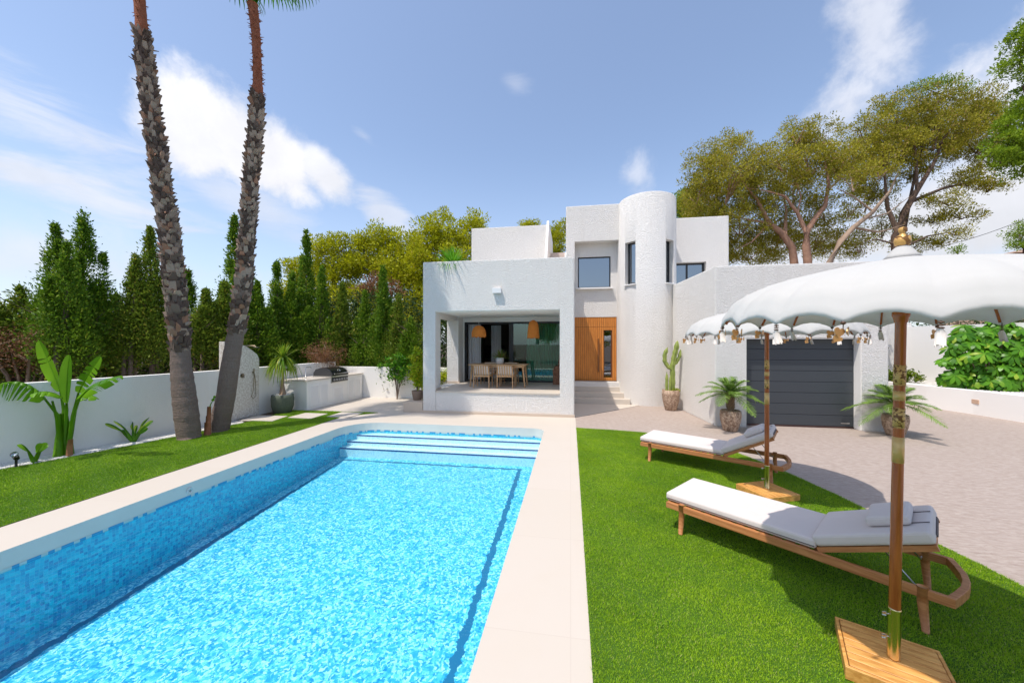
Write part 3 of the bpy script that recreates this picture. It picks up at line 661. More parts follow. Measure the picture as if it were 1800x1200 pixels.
for x0, x1, y, fo in [(-3.68, -3.2, 12.82, 6), (-3.0, -2.62, 13.6, 5), (-1.55, -.36, 12.86, 13)]:
    curtain(x0, x1, y, .66, 2.68, fo, .035).build('curtain', CURTAIN, villa)
o = MB().box(-3.12, 15.2, .63, -2.75, 15.6, 1.75).build('cabinet', DARKOBJ, villa, .01); B(-3.95, 16.5, 1.3, -3.0, 16.6, 1.9).build('wall_screen', DARKOBJ, villa, .01)
MB().box(-2.5, 16.6, 1.3, -2.1, 16.68, 1.9).build('wall_picture', LAMPW, villa)
# wall lamps
t = B(-.12, -.11, -.07, .12, 0, .07).build('wall_lamp', LAMPW, None, .006); t.location = (-2.01, 9.9, 3.45); setp(t, 'small white box lamp on the stucco above the terrace opening', 'lamp')

# ------------------------------------------------------------------ right side: planter, walls
pw_ = [(10.78, 15.2), (10.95, 14.0), (11.02, 13.3), (11.23, 12.2), (11.35, 10.8), (11.5, 8)]
t = MB(); 
mbv = MB(); n = len(pw_); th = .25
mbv.add([(x, y, -.05) for x, y in pw_]+[(x+th, y, -.05) for x, y in pw_]+[(x, y, .66) for x, y in pw_]+[(x+th, y, .66) for x, y in pw_],
        sum([[(i+1, i, 2*n+i, 2*n+i+1), (n+i, n+i+1, 3*n+i+1, 3*n+i), (2*n+i+1, 2*n+i, 3*n+i, 3*n+i+1)] for i in range(n-1)], [])+[(0, n, 3*n, 2*n), (2*n-1, n-1, 3*n-1, 4*n-1)])
setp(mbv.build('planter_wall', PLASTER), 'low smooth white retaining wall holding the raised bed on the right', 'wall')
fill('raised_bed', [(11.0, 15.2), (11.2, 13.9), (11.5, 12), (11.7, 8), (14.5, 8), (14.5, 15.2)], [], .60, simple('bed_gravel', (.55, .52, .48), .9, 0, 30, .3))
def sp_(rng, n): 
    y = rng.uniform(8.5, 15.0, n); return np.column_stack([11.55-(y-8)*.062+rng.uniform(0, 1.6, n), y])
pebbles('gravel', None, 7000, .022, .61, 'white pebbles covering the raised bed on the right', 9, spread=sp_)
mb = MB(); A_ = [(12.25, 15.6), (12.6, 14.4), (13.1, 12.6), (13.5, 8)]; n = len(A_)
mb.add([(x, y, .4) for x, y in A_]+[(x+.2, y, .4) for x, y in A_]+[(x, y, 2.60) for x, y in A_]+[(x+.2, y, 2.60) for x, y in A_],
       sum([[(i+1, i, 2*n+i, 2*n+i+1), (n+i, n+i+1, 3*n+i+1, 3*n+i), (2*n+i+1, 2*n+i, 3*n+i, 3*n+i+1)] for i in range(n-1)], [])+[(0, n, 3*n, 2*n), (2*n-1, n-1, 3*n-1, 4*n-1)])
setp(mb.build('side_boundary_wall', PLASTER), 'tall smooth white wall behind the big-leaved shrub in the raised bed', 'wall')
setp(B(8.2, 15.6, -.02, 12.45, 15.85, 2.75).build('ivy_wall', STUCCO, None, .02), 'pinkish stucco wall at the end of the driveway that carries the ivy', 'wall')
t = B(-.02, -.09, -.06, .01, .09, .06).build('step_light', simple('copper_light', (.62, .42, .30), .4), None, .006); t.location = (11.24, 12.15, .36); setp(t, 'small recessed light set in the low white planter wall', 'lamp')

# ------------------------------------------------------------------ vegetation helpers
def strips(name, P, S, W, mat, parent=None, droop=None):
    """n ribbons with k stations: P (n,k,3), S (n,3) or (n,k,3) side vectors, W (k,) or (n,k) widths"""
    n, k, _ = P.shape; S = np.broadcast_to(S[:, None] if S.ndim == 2 else S, P.shape); W = np.broadcast_to(W, (n, k))[..., None]
    Vv = np.stack([P-S*W/2, P+S*W/2], 2).reshape(-1, 3)
    base = (np.arange(n)*k*2)[:, None]; i = np.arange(k-1)[None]*2
    F = np.stack([base+i, base+i+1, base+i+3, base+i+2], -1).reshape(-1)
    m = n*(k-1); me = bpy.data.meshes.new(name); me.vertices.add(len(Vv)); me.vertices.foreach_set('co', Vv.reshape(-1).astype(np.float32))
    me.loops.add(4*m); me.loops.foreach_set('vertex_index', F.astype(np.int32)); me.polygons.add(m)
    me.polygons.foreach_set('loop_start', np.arange(0, 4*m, 4, dtype=np.int32)); me.update(calc_edges=True)
    me.polygons.foreach_set('use_smooth', [True]*m)
    return link(name, me, mat, parent)
def bez(a, b, c, n):
    t = np.linspace(0, 1, n)[:, None]; a, b, c = map(np.array, (a, b, c)); return (1-t)**2*a+2*t*(1-t)*b+t*t*c

def cypress_mesh(h, r, z0, seed, mat=CYP, dens=1.0, loose=.0, leaf=.085):
    g = np.random.default_rng(seed+900); a0 = g.uniform(0, 6.28); out = [spire_mesh(h, r*.74, z0, seed, dens, leaf)]
    for k in range(4):
        a = a0+k*1.57+g.uniform(-.4, .4); q = r*g.uniform(.42, .72); hh = z0+(h-z0)*g.uniform(.36, .74)
        out.append(spire_mesh(hh, r*g.uniform(.34, .5), z0, seed+31*k+5, dens*.9, leaf)+np.array([q*math.cos(a), q*math.sin(a), 0]))
    return np.concatenate(out)
def spire_mesh(h, r, z0, seed, dens=1.0, leaf=.085):
    rng = np.random.default_rng(seed); nc = int(150*dens*(h-z0)*max(r, .3)/3.0)+22
    t = rng.random(nc)**.8; ph = rng.uniform(0, 6.283, nc)
    env = r*np.clip(1.15*(1-t)**1.05*(.35+.65*np.minimum(1, (t+.08)*5)), .02, 1)*(1+.22*np.sin(ph*3+seed)+.18*np.sin(t*14+ph*2))
    q = env*np.sqrt(rng.uniform(.25, 1.0, nc)); z = z0+(h-z0)*t
    Cc = np.column_stack([q*np.cos(ph), q*np.sin(ph), z])
    cr = (.05+.22*(1-t))*rng.uniform(.7, 1.3, nc)
    m = 60; C = np.repeat(Cc, m, 0); rr = np.repeat(cr, m)[:, None]; d = rng.normal(size=(nc*m, 3))
    C = C+d*rr*[.55, .55, .95]
    o = np.column_stack([np.repeat(np.cos(ph), m), np.repeat(np.sin(ph), m), np.full(nc*m, 1.1)])
    D = o+rng.normal(size=C.shape)*.7
    L = leaf*rng.uniform(.6, 1.5, len(C)); return leaves(C, D, L, L*.42, rng)
def cypress(px, ytop, wd, r, seed, mat=CYP, z0=.6, label='', group='conifers in the hedge behind the garden walls', stems=3, dens=1.0, leaf=.085):
    p = at_depth(px, ytop, wd); h = p.z
    t = empty('cypress_tree', (p.x, p.y, 0), label, 'tree', group)
    rng = random.Random(seed); tr = MB()
    for k in range(stems):
        a = rng.uniform(0, 6.28); q = rng.uniform(.05, .3) if k else .02
        tr.tube([(q*math.cos(a), q*math.sin(a), 0), (q*.8*math.cos(a), q*.8*math.sin(a), z0+.4), (q*.3*math.cos(a), q*.3*math.sin(a), h*.55), (0, 0, h*.9)], [.055, .045, .03, .008], 6)
        for j in range(5):
            z = rng.uniform(.7, 2.6); b = rng.uniform(0, 6.28); l = rng.uniform(.3, .8)
            tr.tube([(q*math.cos(a), q*math.sin(a), z), (l*math.cos(b), l*math.sin(b), z+l*.7)], [.014, .004], 4)
    tr.build('trunk', BARK, t); np_mesh('crown', cypress_mesh(h, r, z0, seed, mat, dens, 0, leaf), mat, t); return t
cy = [ # px, top, depth, radius, material, z0
 (-40, 560, 8.2, .8, CYPY, 1.2), (35, 508, 8.6, .55, CYPY, 1.9), (97, 398, 8.7, .78, CYP, 1.5), (118, 432, 8.2, .72, CYP, 1.5), (146, 371, 8.8, .74, CYP, 1.7), (178, 512, 10.5, .5, CYP, 1.2),
 (203, 520, 10.6, .5, CYPY, 1.2), (238, 452, 9.3, .62, CYPY, 1.6), (264, 404, 9.6, .8, CYPY, 1.5), (330, 478, 13.5, .8, CYP, 1.2), (362, 512, 10.9, .62, CYPY, 1.6), (395, 500, 11.4, .6, CYPY, 1.5),
 (412, 382, 12.3, .72, CYP, 1.4), (452, 498, 12.4, .75, CYP, 1.2), (487, 463, 13.6, .6, CYP, .9), (512, 500, 13.8, .8, CYP, .8), (538, 405, 14.6, .85, CYP, .8), (566, 472, 14.4, .8, CYP, .7),
 (602, 500, 14.6, .75, CYPY, .7), (642, 514, 14.4, .62, CYP, .7), (673, 470, 14.2, .72, CYP, .7), (700, 522, 14.0, .7, CYPY, .7), (722, 560, 13.6, .7, CYP, .6)]
where = ['at the far left edge of the hedge, half out of frame', 'short and sparse with a thin twiggy top, left of the twin peaks', 'left one of the two tall peaks above the banana plant', 'bright green and slightly lower, between the two tall peaks', 'tallest of the left group, with a forked wispy tip', 'small pointed top in the gap right of the tall peaks',
 'small olive top in the gap left of the leaning conifer', 'lower shoulder on the left of the broad olive conifer', 'broad olive conifer with a bent tip, left of the first palm trunk', 'dark top just right of the first palm trunk', 'short yellow-green conifer between the two palm trunks', 'olive conifer low against the second palm trunk',
 'tall narrow conifer rising behind the second palm trunk', 'dark conifer just right of the second palm trunk', 'slim conifer with a thin tip above the shower wall', 'dense conifer above the potted drooping palm', 'tallest slim spire in the middle of the hedge', 'dark flank right of the tallest spire',
 'olive conifer above the barbecue', 'thin conifer right of the barbecue', 'pointed spire standing in front of the brown dead pine', 'olive conifer left of the terrace corner', 'short conifer beside the terrace pillar']
for i, (px, yt, wd, r_, m_, z0) in enumerate(cy):
    r_ *= .78 if wd < 11 else .92
    cypress(px, yt, wd, r_, 20+i, m_, z0, 'green conifer, '+where[i], stems=3, leaf=.062 if wd < 10 else .08, dens=1.35 if wd < 11 else 1.15)
src_c = [o for o in COL.objects if o.get('label', '').startswith('green conifer, tallest of the left group')][0]
for k, (x, y, sc) in enumerate([(-11.6, 3.2, .85), (-11.9, 1.6, .95), (-12.2, .1, .8), (-12.4, -1.6, .9)]):
    c = copy_tree(src_c); c.location = (x, y, 0); c.rotation_euler.z = 1.3*k+.5; c.scale = (sc*1.2, sc*1.2, sc)
    c['label'] = 'conifer in the hedge beyond the left edge of the picture'
# low growth under and between the conifers, one mass
def mass(name, pts, n, r, mat, label, seed, leaf=.11, cat='hedge', kind='stuff'):
    rng = np.random.default_rng(seed); Cs = []
    for (x, y, z0, z1, q) in pts:
        k = int(n); c = np.column_stack([x+rng.normal(size=k)*q*.5, y+rng.normal(size=k)*q*.5, rng.uniform(z0, z1, k)]); Cs.append(c)
    C = np.concatenate(Cs); m = 26; C = np.repeat(C, m, 0)+rng.normal(size=(len(C)*m, 3))*r
    D = rng.normal(size=C.shape)+[0, 0, .5]; L = leaf*rng.uniform(.6, 1.4, len(C))
    return setp(np_mesh(name, leaves(C, D, L, L*.5, rng), mat), label, cat, None, kind)
hp = []
for px, wd, zt in [(-80, 10.6, 2.6), (0, 10.8, 2.4), (60, 11, 3.2), (120, 11.2, 3.2), (180, 11.4, 2.9), (240, 11.6, 3.2), (300, 12, 2.8), (350, 12.6, 2.8), (400, 13.2, 3.2), (440, 13.8, 3.2), (480, 14.8, 3.4), (520, 15.6, 3.8), (560, 16, 3.6), (600, 16.2, 4), (640, 16.2, 4), (680, 16, 4), (720, 15.6, 4), (760, 15.4, 3.8), (790, 15.4, 3.6)]:
    p = at_depth(px, 603, wd); hp.append((p.x, p.y, .2, zt, 1.0))
for x, y in ((-12.6, 4.2), (-12.8, 3.0), (-13, 1.6), (-13.2, .2), (-13.3, -1.4)): hp.append((x, y, .2, 2.6, 1.0)); hp.append((x+.9, y-.6, .2, 1.6, .6))
mass('hedge_undergrowth', hp, 150, .22, DARKF, 'dark shaded undergrowth filling the hedge behind the conifers', 91)
hp2 = []
for px, wd in [(470, 13.4), (510, 13.5), (550, 13.7), (590, 13.7), (630, 13.7), (670, 13.6), (705, 13.3), (735, 13.2)]:
    p = at_depth(px, 603, wd+.9); hp2.append((p.x, p.y, .3, 2.6, .5))
mass('hedge_undergrowth', hp2, 70, .16, CYPY, 'olive lower branches of the hedge hanging over the rear garden wall', 92, .09)
# dead brown shrub at the left edge
def dead_shrub(px, wd, h, r, seed, label):
    p = at_depth(px, 603, wd); t = empty('dead_shrub', (p.x, p.y, 0), label, 'shrub'); rng = random.Random(seed); tr = MB(); nr = np.random.default_rng(seed); tips = []
    for k in range(11):
        a = rng.uniform(0, 6.28); q = rng.uniform(.2, r); z = rng.uniform(h*.65, h)
        m_ = (q*.4*math.cos(a), q*.4*math.sin(a), z*.6); e_ = (q*math.cos(a), q*math.sin(a), z)
        tr.tube([(0, 0, 0), m_, e_], [.035, .022, .006], 5); tips.append(e_)
        for j in range(5):
            b = rng.uniform(0, 6.28); l = rng.uniform(.15, .5); s_ = rng.uniform(.3, 1); o = tuple(m_[i]+(e_[i]-m_[i])*s_ for i in range(3))
            e2 = (o[0]+l*math.cos(b), o[1]+l*math.sin(b), o[2]+l*rng.uniform(-.1, .8)); tr.tube([o, e2], [.01, .003], 4); tips.append(e2)
    tr.build('stems', TWIG, t); C = np.repeat(np.array(tips), 60, 0); C = C+nr.normal(size=C.shape)*.11
    np_mesh('dry_foliage', leaves(C, nr.normal(size=C.shape), .06, .02, nr), DEAD, t)
dead_shrub(45, 8.2, 2.35, .8, 5, 'dead brown shrub with pale bare stems behind the left wall'); dead_shrub(568, 13.2, 1.9, .28, 8, 'small dry brown shrub above the barbecue')

def puffs(centers, rad, m, leaf, rng, flat=1.0, up=.5):
    n = len(centers); d = rng.normal(size=(n*m, 3)); d = unit(d)*(rng.random((n*m, 1))**.4)
    C = np.repeat(centers, m, 0)+d*np.repeat(rad, m)[:, None]*[1, 1, flat]
    D = d+[0, 0, up]+rng.normal(size=d.shape)*.35; L = leaf*rng.uniform(.6, 1.4, n*m); return leaves(C, D, L, L*.42, rng)
def pine(name, base, limbs, blobs, wd, mat, bark, seed, label, group, per=9.0, prad=.42, m=60, leaf=.2, lw=1.0):
    """limbs: lists of (px,py,radius_m); blobs: (px,py,rx_px,ry_px[,ddepth])"""
    rng = np.random.default_rng(seed); b = Vector((base[0], base[1], 0)); t = empty(name, b, label, 'tree', group)
    tr = MB()
    for lm in limbs:
        tr.tube([at_depth(x, y, wd+(q[0] if q else 0))-b for x, y, r, *q in lm], [r*lw for x, y, r, *q in lm], 7)
    Cs = []
    for bl in blobs:
        px, py, rx, ry = bl[:4]; dd = bl[4] if len(bl) > 4 else 0; c = at_depth(px, py, wd+dd); sc = (wd+dd)/638; rx *= sc; ry *= sc; rz = min(rx, ry)*1.2
        k = max(6, int(per*3.5*rx*ry)); d = unit(rng.normal(size=(k, 3)))*(rng.random((k, 1))**.38); 
        P = d*[rx, rz, ry]+np.array(c-b); Cs.append(P)
        for q in P[:max(3, k//14)]:
            tr.tube([Vector(c-b)+Vector((0, 0, -ry*.6)), (Vector(q)+(c-b))*.5, Vector(q)], [.035*lw, .022*lw, .008], 4)
    C = np.concatenate(Cs); tr.build('trunk', bark, t)
    np_mesh('crown', puffs(C, prad*rng.uniform(.7, 1.3, len(C)), int(m*1.5), leaf*.72, rng, .75), mat, t); return t
GP = 'pines rising behind the hedge'; GR = 'pines rising behind the garage'
def gb(px, wd): p = at_depth(px, 603, wd); return (p.x, p.y)
pine('pine_tree', gb(785, 21), [[(790, 600, .22), (785, 500, .16), (780, 430, .08)]], [(745, 425, 30, 40), (785, 405, 40, 32), (830, 400, 24, 24), (760, 465, 50, 45), (810, 450, 40, 40), (730, 500, 38, 50), (775, 530, 45, 45), (735, 560, 45, 40, .5), (700, 470, 28, 35)], 21, PINEY, DARKBARK, 1, 'large yellow-green pine behind the left corner of the terrace block', GP, 11)
pine('pine_tree', gb(670, 22), [[(672, 600, .2), (668, 500, .14), (665, 440, .06)]], [(640, 430, 26, 24), (672, 420, 28, 24), (700, 435, 28, 30), (655, 465, 40, 25), (690, 480, 40, 30), (620, 470, 24, 24)], 22, PINEY, DARKBARK, 2, 'yellow-green pine in the middle of the ridge behind the hedge', GP, 11)
pine('pine_tree', gb(590, 21.5), [[(590, 600, .2), (588, 500, .14), (586, 440, .06)]], [(570, 435, 24, 22), (600, 432, 24, 22), (560, 470, 30, 28), (605, 470, 34, 26), (520, 480, 24, 30), (585, 510, 45, 35), (500, 530, 25, 30), (640, 520, 30, 30)], 21.5, PINEY, DARKBARK, 3, 'round-topped yellow-green pine right of the tallest conifer spire', GP, 11)
pine('pine_tree', gb(660, 18), [[(660, 600, .12), (658, 520, .05)]], [(655, 505, 22, 24), (640, 520, 18, 18), (688, 515, 15, 20)], 18, DEAD, DARKBARK, 4, 'dead rust-brown pine among the green ones', GP, 13, .3, 50, .15)
pine('pine_tree', gb(610, 17.5), [[(610, 600, .12), (608, 530, .05)]], [(595, 545, 28, 30), (640, 545, 28, 35), (620, 580, 45, 35), (560, 560, 25, 30), (690, 560, 30, 40), (690, 600, 40, 35)], 17.5, PINEY, DARKBARK, 5, 'low yellow-green pine growing in front of the dead brown one', GP, 11, .35, 50, .16)
pine('pine_tree', gb(985, 26), [[(985, 600, .15), (984, 430, .06)]], [(980, 408, 14, 12), (975, 430, 20, 20), (995, 400, 10, 10), (925, 395, 8, 5), (938, 395, 6, 4), (960, 420, 18, 12)], 26, PINEY, DARKBARK, 6, 'yellow-green pine showing between the two upper roof blocks', GP, 14)
# right group
pine('pine_tree', gb(1205, 24), [[(1205, 600, .15), (1205, 400, .06)]], [(1205, 350, 18, 22), (1195, 375, 14, 20), (1225, 385, 20, 20)], 24, PINEG, DARKBARK, 11, 'small green pine crown just right of the round tower', GR, 14)
pine('pine_tree', gb(1400, 19), [[(1398, 610, .2), (1396, 462, .19), (1392, 435, .17), (1375, 410, .15), (1352, 392, .11), (1330, 350, .07), (1305, 320, .035), (1270, 292, .012)], [(1380, 416, .1), (1382, 370, .06), (1377, 345, .02)], [(1352, 392, .07), (1310, 385, .04), (1262, 370, .015)], [(1352, 392, .05), (1322, 425, .03), (1290, 440, .01)]],
     [(1243, 285, 36, 42), (1285, 262, 34, 32), (1225, 335, 32, 38), (1275, 330, 50, 50), (1325, 290, 38, 40), (1240, 400, 42, 42, .5), (1300, 390, 52, 45, 1), (1340, 345, 40, 40, .6), (1315, 440, 55, 32, 1.5), (1265, 445, 45, 30, 1.5), (1360, 430, 45, 35, 2.5), (1260, 345, 60, 60, 2)], 19, PINEO, PINEBARK, 12, 'olive-brown pine nearest the pink upper block, its pale trunk leaning left', GR, 13, .33, 60, .13)
pine('pine_tree', gb(1421, 18.5), [[(1421, 610, .2), (1420, 460, .19), (1417, 430, .17), (1419, 405, .15), (1432, 385, .12), (1450, 362, .1), (1457, 320, .07), (1450, 285, .04), (1462, 262, .015)], [(1417, 408, .11), (1402, 375, .08), (1380, 345, .06), (1345, 335, .03), (1310, 330, .012)], [(1455, 335, .05), (1480, 312, .03), (1492, 300, .01)], [(1402, 375, .05), (1408, 345, .03), (1400, 320, .01)]],
     [(1400, 235, 30, 30), (1430, 240, 32, 30), (1375, 280, 38, 36), (1425, 285, 42, 40), (1475, 290, 36, 36), (1395, 340, 45, 36, .8), (1450, 370, 40, 30, 1.2), (1370, 400, 40, 35, 1.5), (1430, 420, 50, 36, 2.2), (1400, 300, 60, 50, 2.5), (1470, 430, 45, 30, 3)], 18.5, PINEO, PINEBARK, 13, 'olive-brown pine with a forked pale trunk in the middle of the group behind the garage', GR, 12, .33, 58, .13)
pine('pine_tree', gb(1455, 17.5), [[(1445, 620, .16), (1458, 462, .15), (1476, 425, .13), (1500, 400, .11), (1535, 372, .09), (1565, 335, .05), (1580, 300, .02)], [(1500, 400, .06), (1545, 408, .04), (1590, 395, .015)], [(1535, 372, .05), (1500, 345, .03), (1470, 330, .012)], [(1520, 385, .04), (1560, 375, .03), (1600, 345, .01)]],
     [(1500, 320, 34, 28), (1545, 300, 30, 25), (1490, 370, 28, 22, 1), (1510, 430, 40, 24, 2.5), (1550, 400, 40, 30, 3), (1520, 350, 45, 40, 3)], 17.5, PINEO, TWIG, 14, 'half bare pine with a pale diagonal trunk and many dry twigs', GR, 9, .28, 40, .12)
pine('pine_tree', gb(1575, 19), [[(1577, 620, .26), (1577, 460, .22), (1575, 415, .2), (1588, 375, .16), (1612, 335, .12), (1640, 290, .08), (1660, 240, .04)], [(1578, 410, .13), (1560, 365, .09), (1555, 310, .05), (1550, 260, .02)], [(1600, 355, .1), (1660, 330, .07), (1710, 320, .04), (1750, 305, .015)], [(1612, 335, .08), (1610, 270, .05), (1600, 210, .02)], [(1577, 440, .07), (1630, 415, .04), (1690, 405, .015)], [(1577, 430, .06), (1540, 420, .03), (1510, 430, .01)]],
     [(1520, 235, 42, 32), (1575, 195, 45, 32), (1640, 180, 50, 30), (1705, 185, 45, 32), (1560, 265, 60, 42), (1640, 240, 62, 42), (1715, 245, 45, 42), (1500, 285, 35, 32), (1600, 300, 45, 25, 1), (1745, 275, 32, 32), (1700, 315, 45, 22), (1735, 330, 30, 14), (1668, 352, 40, 16, -.5), (1640, 385, 30, 12, .4), (1690, 378, 38, 12), (1680, 408, 28, 9, -.5), (1655, 425, 30, 10, .5), (1535, 340, 30, 20, 1), (1600, 430, 30, 16, .8), (1600, 240, 90, 55, 2), (1690, 230, 70, 45, 2), (1520, 290, 50, 50, 2)], 19, PINEO, DARKBARK, 15, 'tallest broad-crowned pine with a dark trunk behind the wooden parasol finial', GR, 12, .31, 58, .13)
pine('pine_tree', gb(1640, 19.6), [[(1590, 400, .1), (1610, 300, .05), (1650, 160, .03)], [(1650, 165, .03), (1610, 150, .01)], [(1650, 165, .03), (1690, 153, .01)], [(1650, 165, .03), (1560, 183, .01)], [(1650, 165, .03), (1745, 195, .01)]], [(1650, 148, 30, 12), (1610, 155, 18, 10), (1690, 158, 20, 10), (1560, 188, 14, 10), (1745, 200, 20, 22)], 19.6, PINEG, DARKBARK, 16, 'fresh green tuft of foliage on top of the tallest pine crown', GR, 15, .3, 50, .13)
pine('pine_tree', gb(1850, 13), [[(1860, 700, .22), (1850, 400, .18), (1835, 250, .12), (1800, 150, .05)], [(1840, 300, .08), (1790, 270, .04), (1760, 270, .015)]],
     [(1800, 70, 26, 26), (1795, 110, 28, 26), (1815, 50, 25, 20), (1805, 200, 32, 26), (1770, 215, 18, 12), (1785, 245, 34, 26), (1760, 275, 22, 20), (1800, 285, 36, 26), (1830, 150, 30, 40), (1850, 230, 40, 60)], 13, PINEG, DARKBARK, 17, 'bright green pine cut by the right edge of the picture', GR, 26, .2, 60, .12)
pine('pine_tree', gb(1800, 26), [[(1800, 600, .15), (1800, 430, .06)]], [(1795, 412, 18, 16), (1790, 432, 22, 8), (1810, 395, 14, 14)], 26, PINEG, DARKBARK, 18, 'small distant pine at the right edge above the canopy', GR, 14, .35, 40, .16)
pine('pine_tree', gb(1683, 32), [[(1683, 600, .1), (1683, 445, .04)]], [(1683, 440, 7, 6)], 32, PINEG, DARKBARK, 19, 'tiny lone tree top peeking over the white canopy', GR, 14, .35, 40, .2)
mp = [(*gb(px, wd), .4, zt, 1.2) for px, wd, zt in [(1620, 20, 3.0), (1680, 20, 3.0), (1740, 19, 3.2), (1800, 18, 3.2), (1860, 18, 3.4)]]
mass('far_hedge', mp, 120, .25, DARKF, 'dark green hedge beyond the side boundary wall', 95)

# neighbour house sliver and power cable
t = empty('neighbour_house', (*gb(1850, 34), 0), 'neighbouring house with a brown tiled roof just above the canopy at the right edge', 'house')
MB().box(-3.4, -.5, 0, 6, 6, 9.8).build('wall', simple('ochre_house_wall', (.55, .38, .26), .9, 0, 2, .06), t)
MB().add([(-3.9, -1, 10.6), (6.4, -1, 10.6), (6.4, 6.4, 10.6), (-3.9, 6.4, 10.6), (1, 3, 11.8)], [(3, 2, 1, 0), (0, 1, 4), (1, 2, 4), (2, 3, 4), (3, 0, 4)]).build('roof', simple('brown_tile_roof', (.34, .22, .15), .9, 0, 3, .3), t)
t2 = t; t2.scale = (1, 1, .98)
a, b_ = at_depth(1560, 452, 24), at_depth(1900, 343, 20); ptsc = [a.lerp(b_, i/16)-Vector((0, 0, .5*math.sin(math.pi*i/16))) for i in range(17)]
setp(MB().tube(ptsc, .016, 5).build('power_cable', simple('black_cable', (.02, .02, .02), .6)), 'thin black overhead cable crossing the sky at the right', 'cable')

